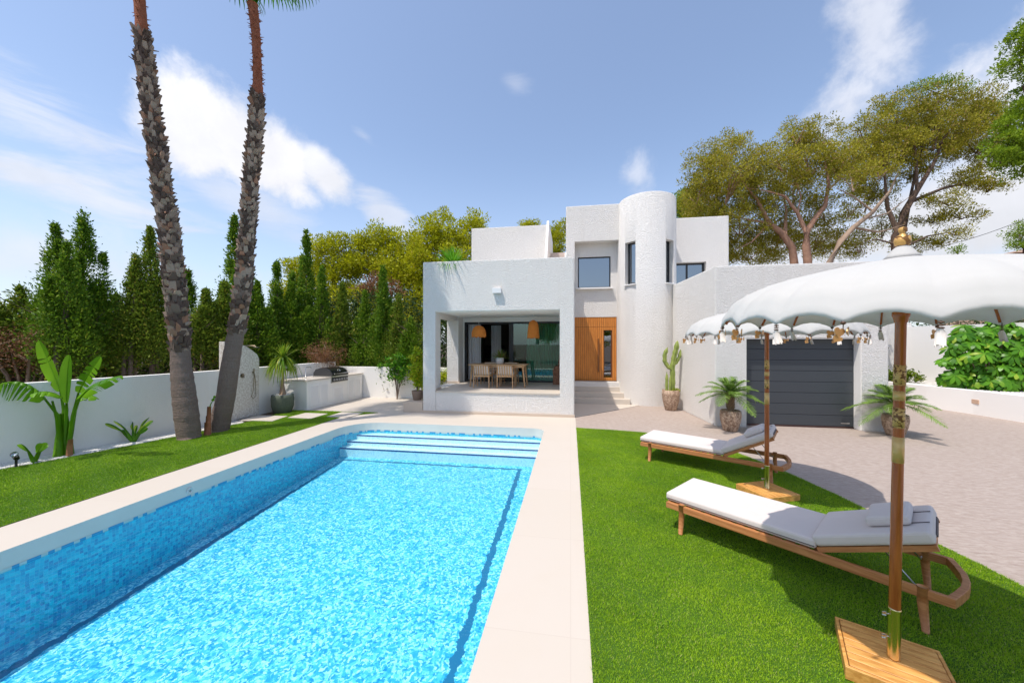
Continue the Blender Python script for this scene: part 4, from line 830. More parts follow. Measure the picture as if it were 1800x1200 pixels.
# ------------------------------------------------------------------ tall fan palms
def tall_palm(path, label, z_smooth, z_red, seed, crown_r, nleaf):
    rng = random.Random(seed); b = Vector((path[0][0], path[0][1], 0)); t = empty('fan_palm', b, label, 'palm tree', 'tall leaning palms on the left lawn')
    P = [Vector(p[:3])-b for p in path]; Rr = [p[3] for p in path]
    def at_z(z):
        for i in range(len(P)-1):
            if P[i+1].z >= z or i == len(P)-2:
                f_ = (z-P[i].z)/(P[i+1].z-P[i].z); 
                return P[i].lerp(P[i+1], f_), Rr[i]+(Rr[i+1]-Rr[i])*f_
    lin = at_z; zmax_ = P[-1].z
    def at_z(z):
        h_ = min(.22, z+.0001, max(zmax_-z, .0001)); a_ = [lin(z+h_*k) for k in (-1, -.5, 0, .5, 1)]
        q = sum((x[0] for x in a_), Vector())/5; q.z = z; return q, sum(x[1] for x in a_)/5
    zt = P[-1].z
    def seg(z0, z1, n, rs=1.0, wob=0):
        pts, rd = [], []
        for i in range(n+1):
            z = z0+(z1-z0)*i/n; q, r = at_z(z); pts.append(q); rd.append(r*rs*(1+wob*math.sin(z*23+seed)+wob*math.sin(z*61)))
        return pts, rd
    p_, r_ = seg(0, z_smooth, 30, 1, .018); MB().tube(p_, r_, 24).build('lower_trunk', PALMBASE, t)
    p_, r_ = seg(z_smooth-.05, z_red, 60, .9); MB().tube(p_, r_, 16).build('trunk_core', PALMCORE, t)
    p_, r_ = seg(z_red-.02, zt, 40, .9, .04); mb = MB().tube(p_, r_, 16)
    for i in range(150):
        z = rng.uniform(z_red, zt-.1); q, r = at_z(z); a = rng.uniform(0, 6.28); d = Vector((math.cos(a), math.sin(a), 0)); l = rng.uniform(.02, .06)
        mb.tube([q+d*r*.85, q+d*(r+l)+Vector((0, 0, rng.uniform(-.04, .05)))], [.014, .003], 4)
    mb.build('fibrous_upper_trunk', REDTRUNK, t)
    mb = MB(); z = z_smooth-.05; k = 0
    while z < z_red+.08:
        q, r = at_z(z); r *= .93; nn = 9 if r > .16 else 8; big = 1.25 if z < z_smooth+1.4 else 1.0
        for j in range(nn):
            a = 2*math.pi*(j+.5*(k % 2))/nn+rng.uniform(-.16, .16); d = Vector((math.cos(a), math.sin(a), 0)); s_ = Vector((-math.sin(a), math.cos(a), 0))
            wd_ = r*.40*rng.uniform(.6, 1.15)*big; hh = .13*rng.uniform(.5, 1.3)*big; out_ = rng.uniform(.012, .075); lean = rng.uniform(-.5, .5)*wd_
            zz = Vector((0, 0, rng.uniform(-.03, .03))); o = q+zz
            tipw = wd_*rng.uniform(.35, .8)
            vs = [o+d*r*.94-s_*wd_+Vector((0, 0, -hh*.3)), o+d*r*.94+s_*wd_+Vector((0, 0, -hh*.3)), o+d*(r+out_)+s_*(tipw+lean)+Vector((0, 0, hh*rng.uniform(.55, .9))), o+d*(r+out_*1.1)-s_*(tipw-lean)+Vector((0, 0, hh*rng.uniform(.5, .9))),
                  o+d*r*.8-s_*wd_*.8+Vector((0, 0, hh*.5)), o+d*r*.8+s_*wd_*.8+Vector((0, 0, hh*.5)), o+d*(r*1.02+out_*.3)-s_*wd_*.9, o+d*(r*1.02+out_*.3)+s_*wd_*.9]
            mb.add(vs, [(0, 1, 7, 6), (6, 7, 2, 3), (3, 2, 5, 4), (1, 5, 2, 7), (0, 6, 3, 4)])
            if rng.random() < .07: mb.tube([o+d*r, o+d*(r+rng.uniform(.06, .14))+Vector((0, 0, rng.uniform(-.08, .05)))], [.022, .006], 4)
        z += .088 if big == 1.0 else .105; k += 1
    mb.build('old_leaf_bases', BOOTS, t)
    # crown of fan leaves
    top = P[-1]+Vector((0, 0, .72)); nr = np.random.default_rng(seed)
    for i in range(nleaf):
        a = i*2.399963+.3; f_ = i/nleaf; elv = R(84-62*f_); d = Vector((math.cos(a)*math.cos(elv), math.sin(a)*math.cos(elv), math.sin(elv)))
        L = crown_r*.62; e = top+d*L+Vector((0, 0, -.18*f_)); mb = MB().tube([top+d*.04-Vector((0, 0, .80)), (top+e)/2+Vector((0, 0, .06)), e], [.022, .016, .01], 5)
        ns = 30; sd = d.cross(Vector((0, 0, 1))).normalized(); upv = sd.cross(d).normalized(); Ps = []; Ss = []
        for j in range(ns):
            q = R(-105+210*j/(ns-1)); dd = (d*math.cos(q)+sd*math.sin(q)).normalized(); ll = crown_r*.62*(1-.25*abs(q)/R(105))
            Ps.append([e, e+dd*ll*.35+upv*.03, e+dd*ll*.7, e+dd*ll*.95+Vector((0, 0, -ll*.26*(1+nr.random()*.5))), e+dd*ll*1.0+Vector((0, 0, -ll*.5))]); Ss.append((dd.cross(upv)).normalized())
        o = mb.build('leaf', FAN, t)
        s2 = strips('leaf_fan', np.array([[tuple(v) for v in q] for q in Ps]), np.array([tuple(v) for v in Ss]), np.array([.01, .05, .045, .025, .004]), FAN, o)
    return t
def pth(lst, wd): 
    o = []
    for px, py, rpx in lst: p = at_depth(px, py, wd); o.append((p.x, p.y, max(p.z, 0), rpx/638*wd*(.72 if wd < 8 else .79)))
    return o
W1 = 7.64; W2 = 8.28
pa = pth([(333, 770, 23.5), (328, 730, 24.5), (322, 680, 23), (318, 640, 20), (316, 600, 18), (309, 520, 20), (299, 420, 19.5), (285, 330, 17.5), (272, 240, 17), (262, 170, 17), (255, 110, 16.5), (250, 60, 13.5), (245, 0, 12.5)], W1)
x, y, z, r_ = pa[-1]; pa.append((x-.15, y-.02, z+1.2, .10)); pa.append((x-.4, y-.02, z+3.0, .095))
tall_palm(pa, 'thicker tall palm on the left, leaning left, with shaggy grey trunk and red-brown top', at_depth(0, 612, W1).z, at_depth(0, 62, W1).z, 3, 1.5, 26)
pb = pth([(383, 757, 21.5), (388, 735, 19), (397, 700, 17.5), (402, 660, 17.5), (410, 610, 16), (420, 560, 15), (430, 480, 15), (436, 400, 14.5), (441, 320, 14), (448, 250, 13.5), (453, 180, 12.5), (453, 130, 9.5), (450, 60, 9.5), (444, 8, 11)], W2)
tall_palm(pb, 'slimmer tall palm leaning right by the shower wall, green fan leaves at its top', at_depth(0, 580, W2).z, at_depth(0, 172, W2).z, 4, 1.45, 24)

# ------------------------------------------------------------------ banana-like plant and its neighbours
def big_leaf(pet, blade, width, seed, tears=6, droopy=.35, mb=None, fold=.25):
    """pet: petiole points, blade: midrib points (quadratic), both local"""
    rng = random.Random(seed); mb = mb or MB(); mb.tube(pet, [.032, .024, .014], 7)
    M = bez(*blade, 26); mb.tube([tuple(q) for q in M], [.013*(1-i/27)+.002 for i in range(26)], 5)
    n = 26; tvec = np.gradient(M, axis=0); tvec = unit(tvec); up = np.array([0, 0, 1.]); 
    ref = np.array([math.sin(YAW), -math.cos(YAW), 0]) if abs(tvec[10][2]) > .6 else up
    cuts = sorted(rng.sample(range(4, 24), tears)) if tears else []
    for sgn in (-1, 1):
        st = 0
        for c in cuts+[25]:
            idx = list(range(st, c+1)); sh = rng.uniform(-.02, .02); extra = rng.uniform(0, .15)*(1 if tears else 0)
            if len(idx) < 2: continue
            vs = []
            for ii, i in enumerate(idx):
                t_ = i/25; wv = width*.5*math.sin(math.pi*min(1, (t_*.93+.06)))**.55
                sd = unit(np.cross(tvec[i], ref))*sgn; nn = np.cross(sd, tvec[i])*sgn*(-1 if False else 1)
                g_ = .92 if (ii in (0, len(idx)-1) and tears) else 1.0
                for k in range(4):
                    q = k/3; v = M[i]+(tvec[i]*(.016*q*(1 if ii == 0 else -1 if ii == len(idx)-1 else 0)) if tears else 0)+sd*wv*q*g_+ref*wv*(fold*q)+up*(-droopy-extra)*wv*q*q+tvec[i]*(wv*.35*q*q)
                    vs.append(tuple(v))
            m = len(idx); mb.add(vs, [(a*4+k, a*4+k+1, (a+1)*4+k+1, (a+1)*4+k) for a in range(m-1) for k in range(3)], True); st = c
    return mb
def loc(px, py, b, wd): return at_depth(px, py, wd)-b
gx = at_depth(112, 800, 6.47); b = Vector((-8.93, 5.12, 0)); wdb = 6.47
t = empty('banana_plant', b, 'large banana-like plant with torn broad leaves against the left wall', 'plant')
def L_(px, py, dd=0): return tuple(at_depth(px, py, wdb+dd)-b)
for i, (pet, bl, wv, te, dr) in enumerate([
    ([L_(108, 795), L_(102, 730, -.1), L_(78, 700, -.2)], (L_(80, 702, -.2), L_(48, 660, -.35), L_(-6, 678, -.5)), .30, 8, 1.1),
    ([L_(110, 795), L_(112, 720), L_(106, 685, .05)], (L_(107, 688, .05), L_(88, 640, .1), L_(68, 598, .1)), .26, 2, .1),
    ([L_(114, 795), L_(117, 720, -.05), L_(117, 706, -.1)], (L_(117, 708, -.1), L_(117, 660, -.1), L_(122, 624, -.1)), .22, 0, .0),
    ([L_(118, 795), L_(128, 730), L_(138, 690, .05)], (L_(138, 690, .05), L_(152, 660, .1), L_(178, 626, .1)), .26, 5, .4),
    ([L_(120, 795), L_(126, 740, -.1), L_(140, 700, -.2)], (L_(140, 700, -.2), L_(165, 668, -.25), L_(214, 660, -.35)), .27, 8, .9),
    ([L_(106, 795), L_(100, 735, -.2), L_(92, 705, -.35)], (L_(110, 700, -.25), L_(84, 680, -.4), L_(52, 694, -.55)), .28, 3, .7),
    ([L_(120, 795), L_(130, 735, .1), L_(136, 705, .15)], (L_(134, 706, .15), L_(150, 686, .2), L_(172, 700, .25)), .24, 4, .9),
    ([L_(108, 790), L_(104, 760, .1), L_(96, 740, .15)], (L_(98, 745, .15), L_(94, 735, .15), L_(93, 728, .15)), .06, 0, .2)]):
    big_leaf(pet, bl, wv, 40+i, te, dr).build('leaf', BANANA, t)
for k, (dx, dy) in enumerate([(-.08, 0), (.06, .03), (.02, -.08)]): MB().tube([(dx, dy, 0), (dx*.8, dy*.8, .3), (dx*.3, dy*.3, .75)], [.07, .055, .03], 9).build('stem', BANANA if k else simple('brown_green_stem', (.22, .17, .05), .6, 0, 12, .4), t)
MB().tube([(.16, -.02, 0), (.17, -.02, .18), (.19, -.02, .30)], [.045, .04, .03], 8).build('cut_stem', simple('dry_orange_brown_stem', (.34, .15, .06), .8, 0, 20, .4), t)
def paddle(name, base, n, h, wl, seed, label, cat, spread=.9, lean=(0, 0), angs=None):
    rng = random.Random(seed); t = empty(name, (*base, 0), label, cat)
    for k in range(n):
        a = (angs[k] if angs else k*2.4+rng.uniform(-.3, .3)); q = rng.uniform(.5, 1)*spread*h; z = h*rng.uniform(.5, 1.0)
        m_ = Vector((q*.45*math.cos(a), q*.45*math.sin(a), z*.6)); e = Vector((q*math.cos(a), q*math.sin(a), z))
        big_leaf([(0, 0, 0), tuple(m_*.55), tuple(m_)], (tuple(m_), tuple((m_+e)/2+Vector((0, 0, .04))), tuple(e)), wl, seed+k, 0, .15, fold=.35).build('leaf', BANANA if seed != 60 else GLOSSY, t)
    return t
paddle('paddle_plant', (-8.72, 6.02), 9, .56, .085, 60, 'small dark green paddle-leaved plant in the white pebbles', 'plant', .85)
paddle('paddle_plant', (-8.86, 4.72), 4, .42, .13, 70, 'young paddle-leaved shoot beside the black garden spotlight', 'plant', .5)
p = at_depth(365, 748, 7.9); t = empty('cut_banana_stump', (p.x, p.y, 0), 'cut brown plant stump with one green shoot between the palms', 'stump')
mb = MB(); 
for k, (r0, z0, z1) in enumerate([(.065, 0, .28), (.05, .1, .42), (.042, .25, .62)]): mb.tube([(.01*k, 0, z0), (.02*k, 0, z1)], [r0, r0*.85], 9)
mb.build('stump', simple('rust_brown_stump', (.30, .11, .05), .85, 0, 20, .45), t); MB().tube([(.03, 0, .55), (.08, 0, .68), (.16, 0, .80)], [.014, .01, .006], 6).build('shoot', BANANA, t)
big_leaf([(.13, 0, .76), (.15, 0, .79), (.16, 0, .8)], ((.16, 0, .8), (.17, 0, .84), (.2, 0, .85)), .06, 3, 0, .1).build('leaf', BANANA, t)
p = at_depth(28, 812, 5.85); t = empty('garden_spotlight', (p.x, p.y, 0), 'black spotlight on a spike in the pebbles at the left edge', 'lamp', None, -.6)
MB().tube([(-.06, 0, 0), (-.06, 0, .12), (.0, 0, .16)], .013, 8).tube([(.03, 0, 0), (0.01, 0, .13)], .012, 8).build('bracket', GRILLB, t)
MB().tube([(-.06, 0, .13), (.10, 0, .22), (.13, 0, .24)], [.032, .036, .042], 16).build('lamp_head', GRILLB, t); MB().tube([(.128, 0, .2395), (.134, 0, .243)], [.036, .036], 16).build('lens', GLASSD, t)

# ------------------------------------------------------------------ outdoor kitchen, grill, potted palm
t = empty('outdoor_kitchen', (-7.75, 9.69, 0), 'white outdoor kitchen counter with louvred doors against the back wall', 'kitchen counter'); t.rotation_euler.z = -math.atan2(.14, 2.6)
MB().box(-.88, 0, 0, 0, 2.68, .86).build('cabinet', STUCCO_F, t, .01)
MB().box(-.9, -.03, .862, .03, .98, .90).box(-.9, .98, .862, -.72, 1.85, .90).box(-.9, 1.85, .862, .03, 2.71, .90).build('worktop', simple('beige_stone_worktop', (.62, .55, .47), .4, 0, 12, .1), t)
for k, (y0, y1, z1) in enumerate([(.12, .50, .74), (.53, .90, .74), (1.12, 1.62, .56), (1.86, 2.2, .74), (2.23, 2.56, .74)]):
    mb = MB().box(.001, y0, .08, .014, y1, .12).box(.001, y0, z1-.04, .014, y1, z1).box(.001, y0, .12, .014, y0+.04, z1-.04).box(.001, y1-.04, .12, .014, y1, z1-.04); z = .13
    while z < z1-.055:
        mb.add([(.002, y0+.04, z+.02), (.002, y1-.04, z+.02), (.012, y1-.04, z), (.012, y0+.04, z)], [(0, 1, 2, 3)]).add([(.002, y0+.04, z), (.002, y1-.04, z), (.012, y1-.04, z), (.012, y0+.04, z)], [(3, 2, 1, 0)]); z += .024
    mb.build('louvred_door', PLASTER, t)
MB().tube([(-.42, .42, .9), (-.42, .42, 1.22), (-.42, .44, 1.245), (-.42, .62, 1.25), (-.42, .64, 1.235), (-.42, .64, 1.20)], .013, 10).tube([(-.42, .42, .9), (-.42, .42, .95)], .024, 12).build('tap', STEEL, t)
g_ = empty('gas_grill', (0, 0, 0), 'black hooded gas grill with a row of knobs built into the counter', 'barbecue'); g_.matrix_world = Matrix.Translation((-7.75, 9.69, 0)) @ Matrix.Rotation(t.rotation_euler.z, 4, 'Z') @ Matrix.Translation((0, 1.0, 0))
MB().box(-.68, .02, .70, .03, .84, .93).build('body', STEEL, g_, .008)
prf = [(.04, .93), (.03, 1.0), (-.05, 1.10), (-.18, 1.17), (-.38, 1.19), (-.58, 1.14), (-.66, 1.02), (-.66, .93)]
mb = MB(); n = len(prf); mb.add([(x, .06, z) for x, z in prf]+[(x, .80, z) for x, z in prf], [tuple(range(n)), tuple(reversed(range(n, 2*n)))]+[(i, n+i, n+(i+1) % n, (i+1) % n) for i in range(n)]); mb.build('hood', GRILLB, g_, .012)
for y in (.02, .80): MB().add([(x*1.0+.004, y, z) for x, z in prf]+[(x+.004, y+.04, z) for x, z in prf], [tuple(range(n)), tuple(reversed(range(n, 2*n)))]+[(i, n+i, n+(i+1) % n, (i+1) % n) for i in range(n)]).build('hood_side', simple('dark_grey_casting', (.05, .05, .052), .3), g_)
MB().tube([(.085, .1, 1.0), (.085, .76, 1.0)], .014, 10).tube([(.03, .14, 1.0), (.085, .14, 1.0)], .009, 6).tube([(.03, .72, 1.0), (.085, .72, 1.0)], .009, 6).build('hood_handle', STEEL, g_)
MB().tube([(-.02, .43, 1.09), (-.005, .43, 1.10)], [.045, .045], 16).build('thermometer', STEEL, g_)
B(.03, .05, .73, .045, .81, .88).build('control_panel', simple('dark_control_panel', (.03, .03, .03), .3), g_)
for k in range(6): MB().tube([(.045, .12+.124*k, .80), (.075, .12+.124*k, .80)], [.03, .026], 14).build('knob', STEEL, g_)

def pot_lathe(r0, r1, h, t=.025, belly=0): return [(r0*.9, 0), (r0, .02), (r0+(r1-r0)*.55+belly, h*.45), (r1+belly*.3, h*.9), (r1, h), (r1-t, h), (r1-t-.01, h-.05), (0.001, h-.055)]
t = empty('potted_ponytail_palm', (-8.2, 9.28, 0), 'drooping yellow-green palm in a round green-grey textured pot beside the kitchen', 'potted plant')
MB().lathe([(.20, 0), (.235, .03), (.285, .2), (.29, .42), (.28, .52), (.25, .525), (.24, .50), (.001, .5)], (0, 0, 0), 32).build('pot', GREENPOT, t)
MB().tube([(0, 0, .48), (0, 0, .6), (-.01, 0, .8), (.01, 0, 1.0), (0, 0, 1.5)], [.10, .075, .045, .035, .03], 12).build('trunk', PALMCORE if False else simple('tan_palm_trunk', (.30, .20, .13), .9, 0, 20, .4, 40, .02), t)
pebbles_c = np.random.default_rng(3)
def sp2(rng, n): a = rng.uniform(0, 6.28, n); q = .235*np.sqrt(rng.random(n)); return np.column_stack([q*np.cos(a), q*np.sin(a)])
o = pebbles('pebble_topping', None, 400, .018, .50, None, 6, spread=sp2); o.parent = t; [o.pop(k_) for k_ in ('kind', 'category', 'label') if k_ in o]
def strap_head(t, c, n, L, wd_, droop, seed, mat, name='foliage', up=.6, zmin=-1):
    rng = np.random.default_rng(seed); a = rng.uniform(0, 6.283, n); e = rng.uniform(zmin, 1.45, n); l = L*rng.uniform(.7, 1.15, n)
    d = np.column_stack([np.cos(a)*np.cos(e), np.sin(a)*np.cos(e), np.sin(e)*up+.15]); k = 7; s = np.linspace(0, 1, k)[None, :, None]
    P = np.array(c)+d[:, None]*l[:, None, None]*s*(1-.35*s*droop)+np.array([0, 0, -1.0])*(l[:, None, None]*droop*s**2.0)
    S = np.column_stack([-np.sin(a), np.cos(a), rng.normal(size=n)*.3]); S = unit(S)
    return strips(name, P, S, wd_*np.array([.8, 1, 1, .9, .75, .5, .05]), mat, t)
strap_head(t, (0, 0, 1.5), 190, .78, .03, .95, 5, DRAC, 'drooping_leaves', .8, -.2)
strap_head(t, (.02, 0, 1.55), 60, .6, .028, .25, 6, DRAC, 'upright_leaves', 1.0, .5)
strap_head(t, (.12, .05, 1.2), 26, .28, .02, .4, 7, DRAC, 'side_shoot', .8, 0)

# ------------------------------------------------------------------ shrubs by the terrace
def shrub(name, base, clumps, mat, leaf, label, cat, seed, stem=.02, pot=None, z0=0, m=36, wr=.55, trunk_mat=BARK, group=None, stems=None):
    rng = np.random.default_rng(seed); t = empty(name, (*base, z0), label, cat, group); tr = MB(); Cs = []
    zb = pot[2] if pot else 0
    for (x, y, z, r, n) in clumps:
        d = unit(rng.normal(size=(n, 3)))*rng.random((n, 1))**.4*r+[x, y, z]; Cs.append(d)
        tr.tube([(0, 0, zb), (x*.3, y*.3, zb+(z-zb)*.5), (x, y, z)], [stem, stem*.7, stem*.3], 6)
        for q in d[:6]: tr.tube([(x*.6, y*.6, z*.75+zb*.25), tuple(q)], [stem*.35, .003], 4)
    if pot: MB().lathe(pot_lathe(*pot), (0, 0, 0), 28).build('pot', TERRA, t)
    tr.build('stems', trunk_mat, t); C = np.repeat(np.concatenate(Cs), m, 0); C = C+rng.normal(size=C.shape)*.05
    D = rng.normal(size=C.shape)+[0, 0, .1]; L = leaf*rng.uniform(.6, 1.3, len(C)); np_mesh('foliage', leaves(C, D, L, L*wr, rng), mat, t); return t
shrub('lemon_tree', (-6.12, 12.15), [(-.15, 0, 1.25, .28, 16), (.1, 0, 1.45, .22, 12), (.3, .1, 1.2, .25, 14), (-.1, -.05, .9, .25, 12), (.25, 0, .8, .2, 10), (.05, 0, 1.1, .3, 14)], GLOSSY, .085, 'small lemon tree with glossy leaves in front of the rear garden wall', 'tree', 21, .022, m=22)
shrub('potted_croton', (-4.55, 10.32), [(0, 0, .95, .2, 16), (-.05, .05, 1.25, .17, 14), (.03, 0, .6, .2, 14), (-.08, 0, .75, .16, 10), (0, 0, 1.42, .1, 6)], CROTON, .10, 'yellow-green variegated shrub in a taupe pot at the terrace corner', 'potted plant', 22, .02, (.12, .165, .28), .30, m=20)
shrub('variegated_shrub', (-5.15, 12.1), [(0, 0, .7, .35, 24), (.2, .1, 1.1, .3, 22), (-.1, 0, 1.3, .22, 14), (.35, .1, .6, .3, 18), (.6, .2, .9, .3, 20)], CROTON, .11, 'yellow-green shrub seen through the side opening of the terrace', 'shrub', 23, .02, m=20)
shrub('climbing_shrub', (-6.95, 12.5), [(0, 0, 1.12, .12, 10)], GLOSSY, .07, 'small tuft of leaves hanging over the rear garden wall', 'shrub', 24, .01, m=18)
# umbrella-tree shrub with whorled leaves
def whorl_shrub(base, z0, clouds, nw, leaf, label, seed):
    rng = np.random.default_rng(seed); t = empty('umbrella_shrub', (*base, z0), label, 'shrub'); tr = MB(); Ps = []; Ss = []
    for w_ in range(nw):
        c = clouds[w_ % len(clouds)]; d = unit(rng.normal(size=3)); 
        if d[1] > .2: d[1] *= -1
        p = np.array(c[:3])+d*c[3]*np.array([1, .7, 1])*rng.random()**.25
        tr.tube([(rng.uniform(-.1, .1), 0, 0), (p[0]*.6, p[1]*.6, p[2]*.55), tuple(p)], [.03, .016, .006], 5)
        axis = unit(d*[1, 1, .6]+[0, -.25, .75]); u = unit(np.cross(axis, [.3, .2, .9])); v = np.cross(axis, u); n = 9; L0 = leaf*rng.uniform(.75, 1.2)
        for k in range(n):
            a = 6.283*k/n+rng.uniform(-.1, .1); o = u*math.cos(a)+v*math.sin(a); s = np.linspace(0, 1, 6)[:, None]
            dr = rng.uniform(.25, .6); P = p+o*L0*s+axis*L0*(.18*s-dr*s*s)+np.array([0, 0, -.12])*L0*s*s; Ps.append(P); Ss.append(np.cross(axis, o))
    tr.build('stems', BARK, t); strips('foliage', np.array(Ps), np.array(Ss), leaf*np.array([.03, .10, .28, .42, .36, .08]), GLOSSY, t); return t
whorl_shrub((12.3, 12.9), .62, [(-.75, .2, .55, .5), (-.3, 0, .9, .55), (.3, 0, 1.0, .6), (.8, -.2, .9, .5), (-.5, .2, 1.25, .5), (.1, .2, 1.55, .45), (.6, 0, 1.5, .4), (.9, -.3, .4, .45), (.2, -.2, .4, .5), (-.2, 0, .3, .45), (.35, .1, 1.9, .25), (-.35, .3, 1.7, .25)], 300, .235, 'big glossy green shrub with whorled leaves in the raised bed on the right', 31)
# ivy column
rng = np.random.default_rng(44); n = 5200; x = rng.uniform(9.5, 11.2, n); z = rng.uniform(.2, 3.4, n); bul = .25+.22*np.sin(x*4+z*3)*np.sin(z*5)+.15*rng.random(n)
C = np.column_stack([x, 15.55-bul*1.2+.15, z]); C = C[(x+.35*np.sin(z*4) > 9.6)]; C = np.repeat(C, 3, 0)+rng.normal(size=(len(C)*3, 3))*.06; D = rng.normal(size=C.shape)+[0, -.6, -.4]
L = .13*rng.uniform(.6, 1.3, len(C)); t = empty('ivy', (10.3, 15.5, 0), 'dark green ivy covering the end wall behind the near parasol pole', 'plant'); t.location = (0, 0, 0)
np_mesh('foliage', leaves(C, D, L, L*.75, rng), IVY, t)
mb = MB()
for k in range(9): mb.tube([(9.7+.17*k, 15.58, 0), (9.65+.18*k, 15.56, 1.5), (9.7+.17*k, 15.58, 3.2)], [.02, .015, .008], 5)
mb.build('stems', BARK, t)
shrub('low_shrub', (11.3, 14.75), [(0, 0, .25, .3, 16), (.4, 0, .2, .25, 12), (-.3, .1, .3, .25, 12)], CYPY, .09, 'low straw-coloured shrub at the back of the raised bed', 'shrub', 25, .012, None, .6)

# ------------------------------------------------------------------ potted palms and cactus
def phoenix(base, label, seed, pr, ph, th, nf, fl):
    rng = random.Random(seed); nr = np.random.default_rng(seed); t = empty('potted_palm', (*base, 0), label, 'potted plant', 'potted palms beside the garage door')
    MB().lathe([(pr*.62, 0), (pr*.7, .02), (pr*.95, ph*.45), (pr*1.03, ph*.75), (pr*.98, ph*.97), (pr*.9, ph), (pr*.84, ph*.97), (.001, ph*.93)], (0, 0, 0), 32, .012).build('pot', POTB, t)
    mb = MB().tube([(0, 0, ph*.9), (0, 0, ph+.12), (.01, 0, ph+th*.6), (0, 0, ph+th)], [.05, .075, .07, .045], 12)
    for k in range(70):
        z = ph+.02+th*k/74; a = k*2.4; d = Vector((math.cos(a), math.sin(a), 0)); mb.tube([Vector((0, 0, z))+d*.06, Vector((0, 0, z+.05))+d*.095], [.016, .005], 5)
    mb.build('trunk', simple('shaggy_palm_trunk', (.20, .125, .07), .9, 0, 30, .5), t)
    for k in range(nf):
        a = k*2.399963; f_ = k/nf; e = R(82-88*f_); L = fl*rng.uniform(.8, 1.1)*(.75+.25*f_); n = 30; s = np.linspace(0, 1, n)[:, None]
        dh = np.array([math.cos(a), math.sin(a), 0]); M = np.array([0, 0, ph+th])+dh*L*s*math.cos(e)*(1+.1*s)+np.array([0, 0, 1])*(L*s*math.sin(e)-L*(.30+.18*f_)*s**2.2)
        T = unit(np.gradient(M, axis=0)); side = np.array([-math.sin(a), math.cos(a), 0]); Pl, Dl = [], []
        ll = .27*fl*np.sin(np.pi*np.clip(s[:, 0]*.9+.12, 0, 1))**.6
        o = MB().tube([tuple(q) for q in M[::3]]+[tuple(M[-1])], [.008]*8+[.006, .004, .003][:len(M[::3])+1-8], 4).build('frond', PHOENIX, t)
        PP, SS = [], []
        for i in range(4, n):
            for sg in (-1, 1):
                for rep in (0, 1, 2):
                    q = M[i]+T[i]*rep*.333*L/n; dd = unit(side*sg*(.8)+T[i]*.75+np.array([0, 0, .25+nr.normal()*.15])); l = ll[i]*nr.uniform(.8, 1.1)
                    st = np.linspace(0, 1, 4)[:, None]; PP.append(q+dd*l*st+np.array([0, 0, -.28])*l*st**2); SS.append(unit(np.cross(dd, [0, 0, 1.])+nr.normal(size=3)*.3))
        strips('leaflets', np.array(PP), np.array(SS), np.array([.005, .008, .007, .001]), PHOENIX, o)
    return t
phoenix((3.62, 9.02), 'feathery green potted palm standing left of the garage door', 51, .215, .47, .36, 24, .74)
phoenix((6.97, 9.12), 'feathery potted palm right of the garage door, behind the near parasol pole', 52, .215, .46, .22, 26, .80)
t = empty('potted_cactus', (2.97, 11.52, 0), 'tall branching candelabra cactus in a carved brown pot beside the round tower', 'potted plant')
MB().lathe([(.15, 0), (.165, .02), (.225, .25), (.245, .45), (.245, .6), (.22, .6), (.21, .56), (.001, .55)], (0, 0, 0), 32, .012).build('pot', POTB, t)
def ribbed(pts, r, n=5):
    mb = MB(); pts = [Vector(p) for p in pts]; q = [];
    for i in range(len(pts)-1):
        for k in range(5): q.append(pts[i].lerp(pts[i+1], k/5))
    q.append(pts[-1]); vs = []; m = n*4
    for i, p in enumerate(q):
        tt = (q[min(i+1, len(q)-1)]-q[max(i-1, 0)]).normalized(); a = tt.cross(Vector((.1, 1, .05))).normalized(); b2 = tt.cross(a); rr = r*(1+.10*math.sin(i*1.9))*(1 if i < len(q)-3 else (.75, .45, .08)[i-len(q)+3])
        for k in range(m):
            an = 2*math.pi*k/m; f_ = .62+.38*abs(math.cos(n*an/2)); vs.append(p+(a*math.cos(an)+b2*math.sin(an))*rr*f_)
    fs = [(i*m+k, i*m+(k+1) % m, (i+1)*m+(k+1) % m, (i+1)*m+k) for i in range(len(q)-1) for k in range(m)]+[tuple(range(m))]
    return mb.add(vs, fs, True)
for pts_, r_ in [([(.05, 0, .5), (.06, 0, .9), (.05, 0, 1.3), (.10, 0, 1.6), (.16, 0, 1.85), (.19, 0, 2.08)], .075), ([(.05, 0, 1.22), (-.08, 0, 1.3), (-.17, 0, 1.45), (-.17, 0, 1.65), (-.09, 0, 1.88)], .062), ([(.06, 0, 1.35), (.16, 0, 1.42), (.25, 0, 1.6), (.28, 0, 1.82)], .05),
                  ([(-.12, -.03, .5), (-.12, -.03, .8), (-.12, -.03, 1.15)], .045), ([(-.04, -.06, .5), (-.03, -.06, .75), (-.02, -.06, 1.08)], .04)]:
    ribbed(pts_, r_).build('arm', CACT, t)
rng = np.random.default_rng(8); C = np.array([.12, -.08, .58])+unit(rng.normal(size=(260, 3)))*[.1, .08, .06]; np_mesh('small_golden_cactus', leaves(C, C-[.12, -.08, .52], .035, .02, rng), CROTON, t)

# ------------------------------------------------------------------ roof yucca
t = empty('spiky_roof_plant', (-3.42, 10.25, 3.85), 'spiky bright green plant overhanging the terrace roof parapet', 'plant')
MB().tube([(0, 0, 0), (0, 0, .45)], [.07, .06], 8).build('trunk', BARK, t)
strap_head(t, (0, 0, .42), 170, .72, .03, .22, 15, YUCCA, 'leaves', 1.0, -.35); strap_head(t, (.0, -.1, .5), 40, .55, .03, .7, 16, YUCCA, 'outer_leaves', .5, -.3)
MB().lathe(pot_lathe(.13, .17, .3)).build('pot', TERRA, t)

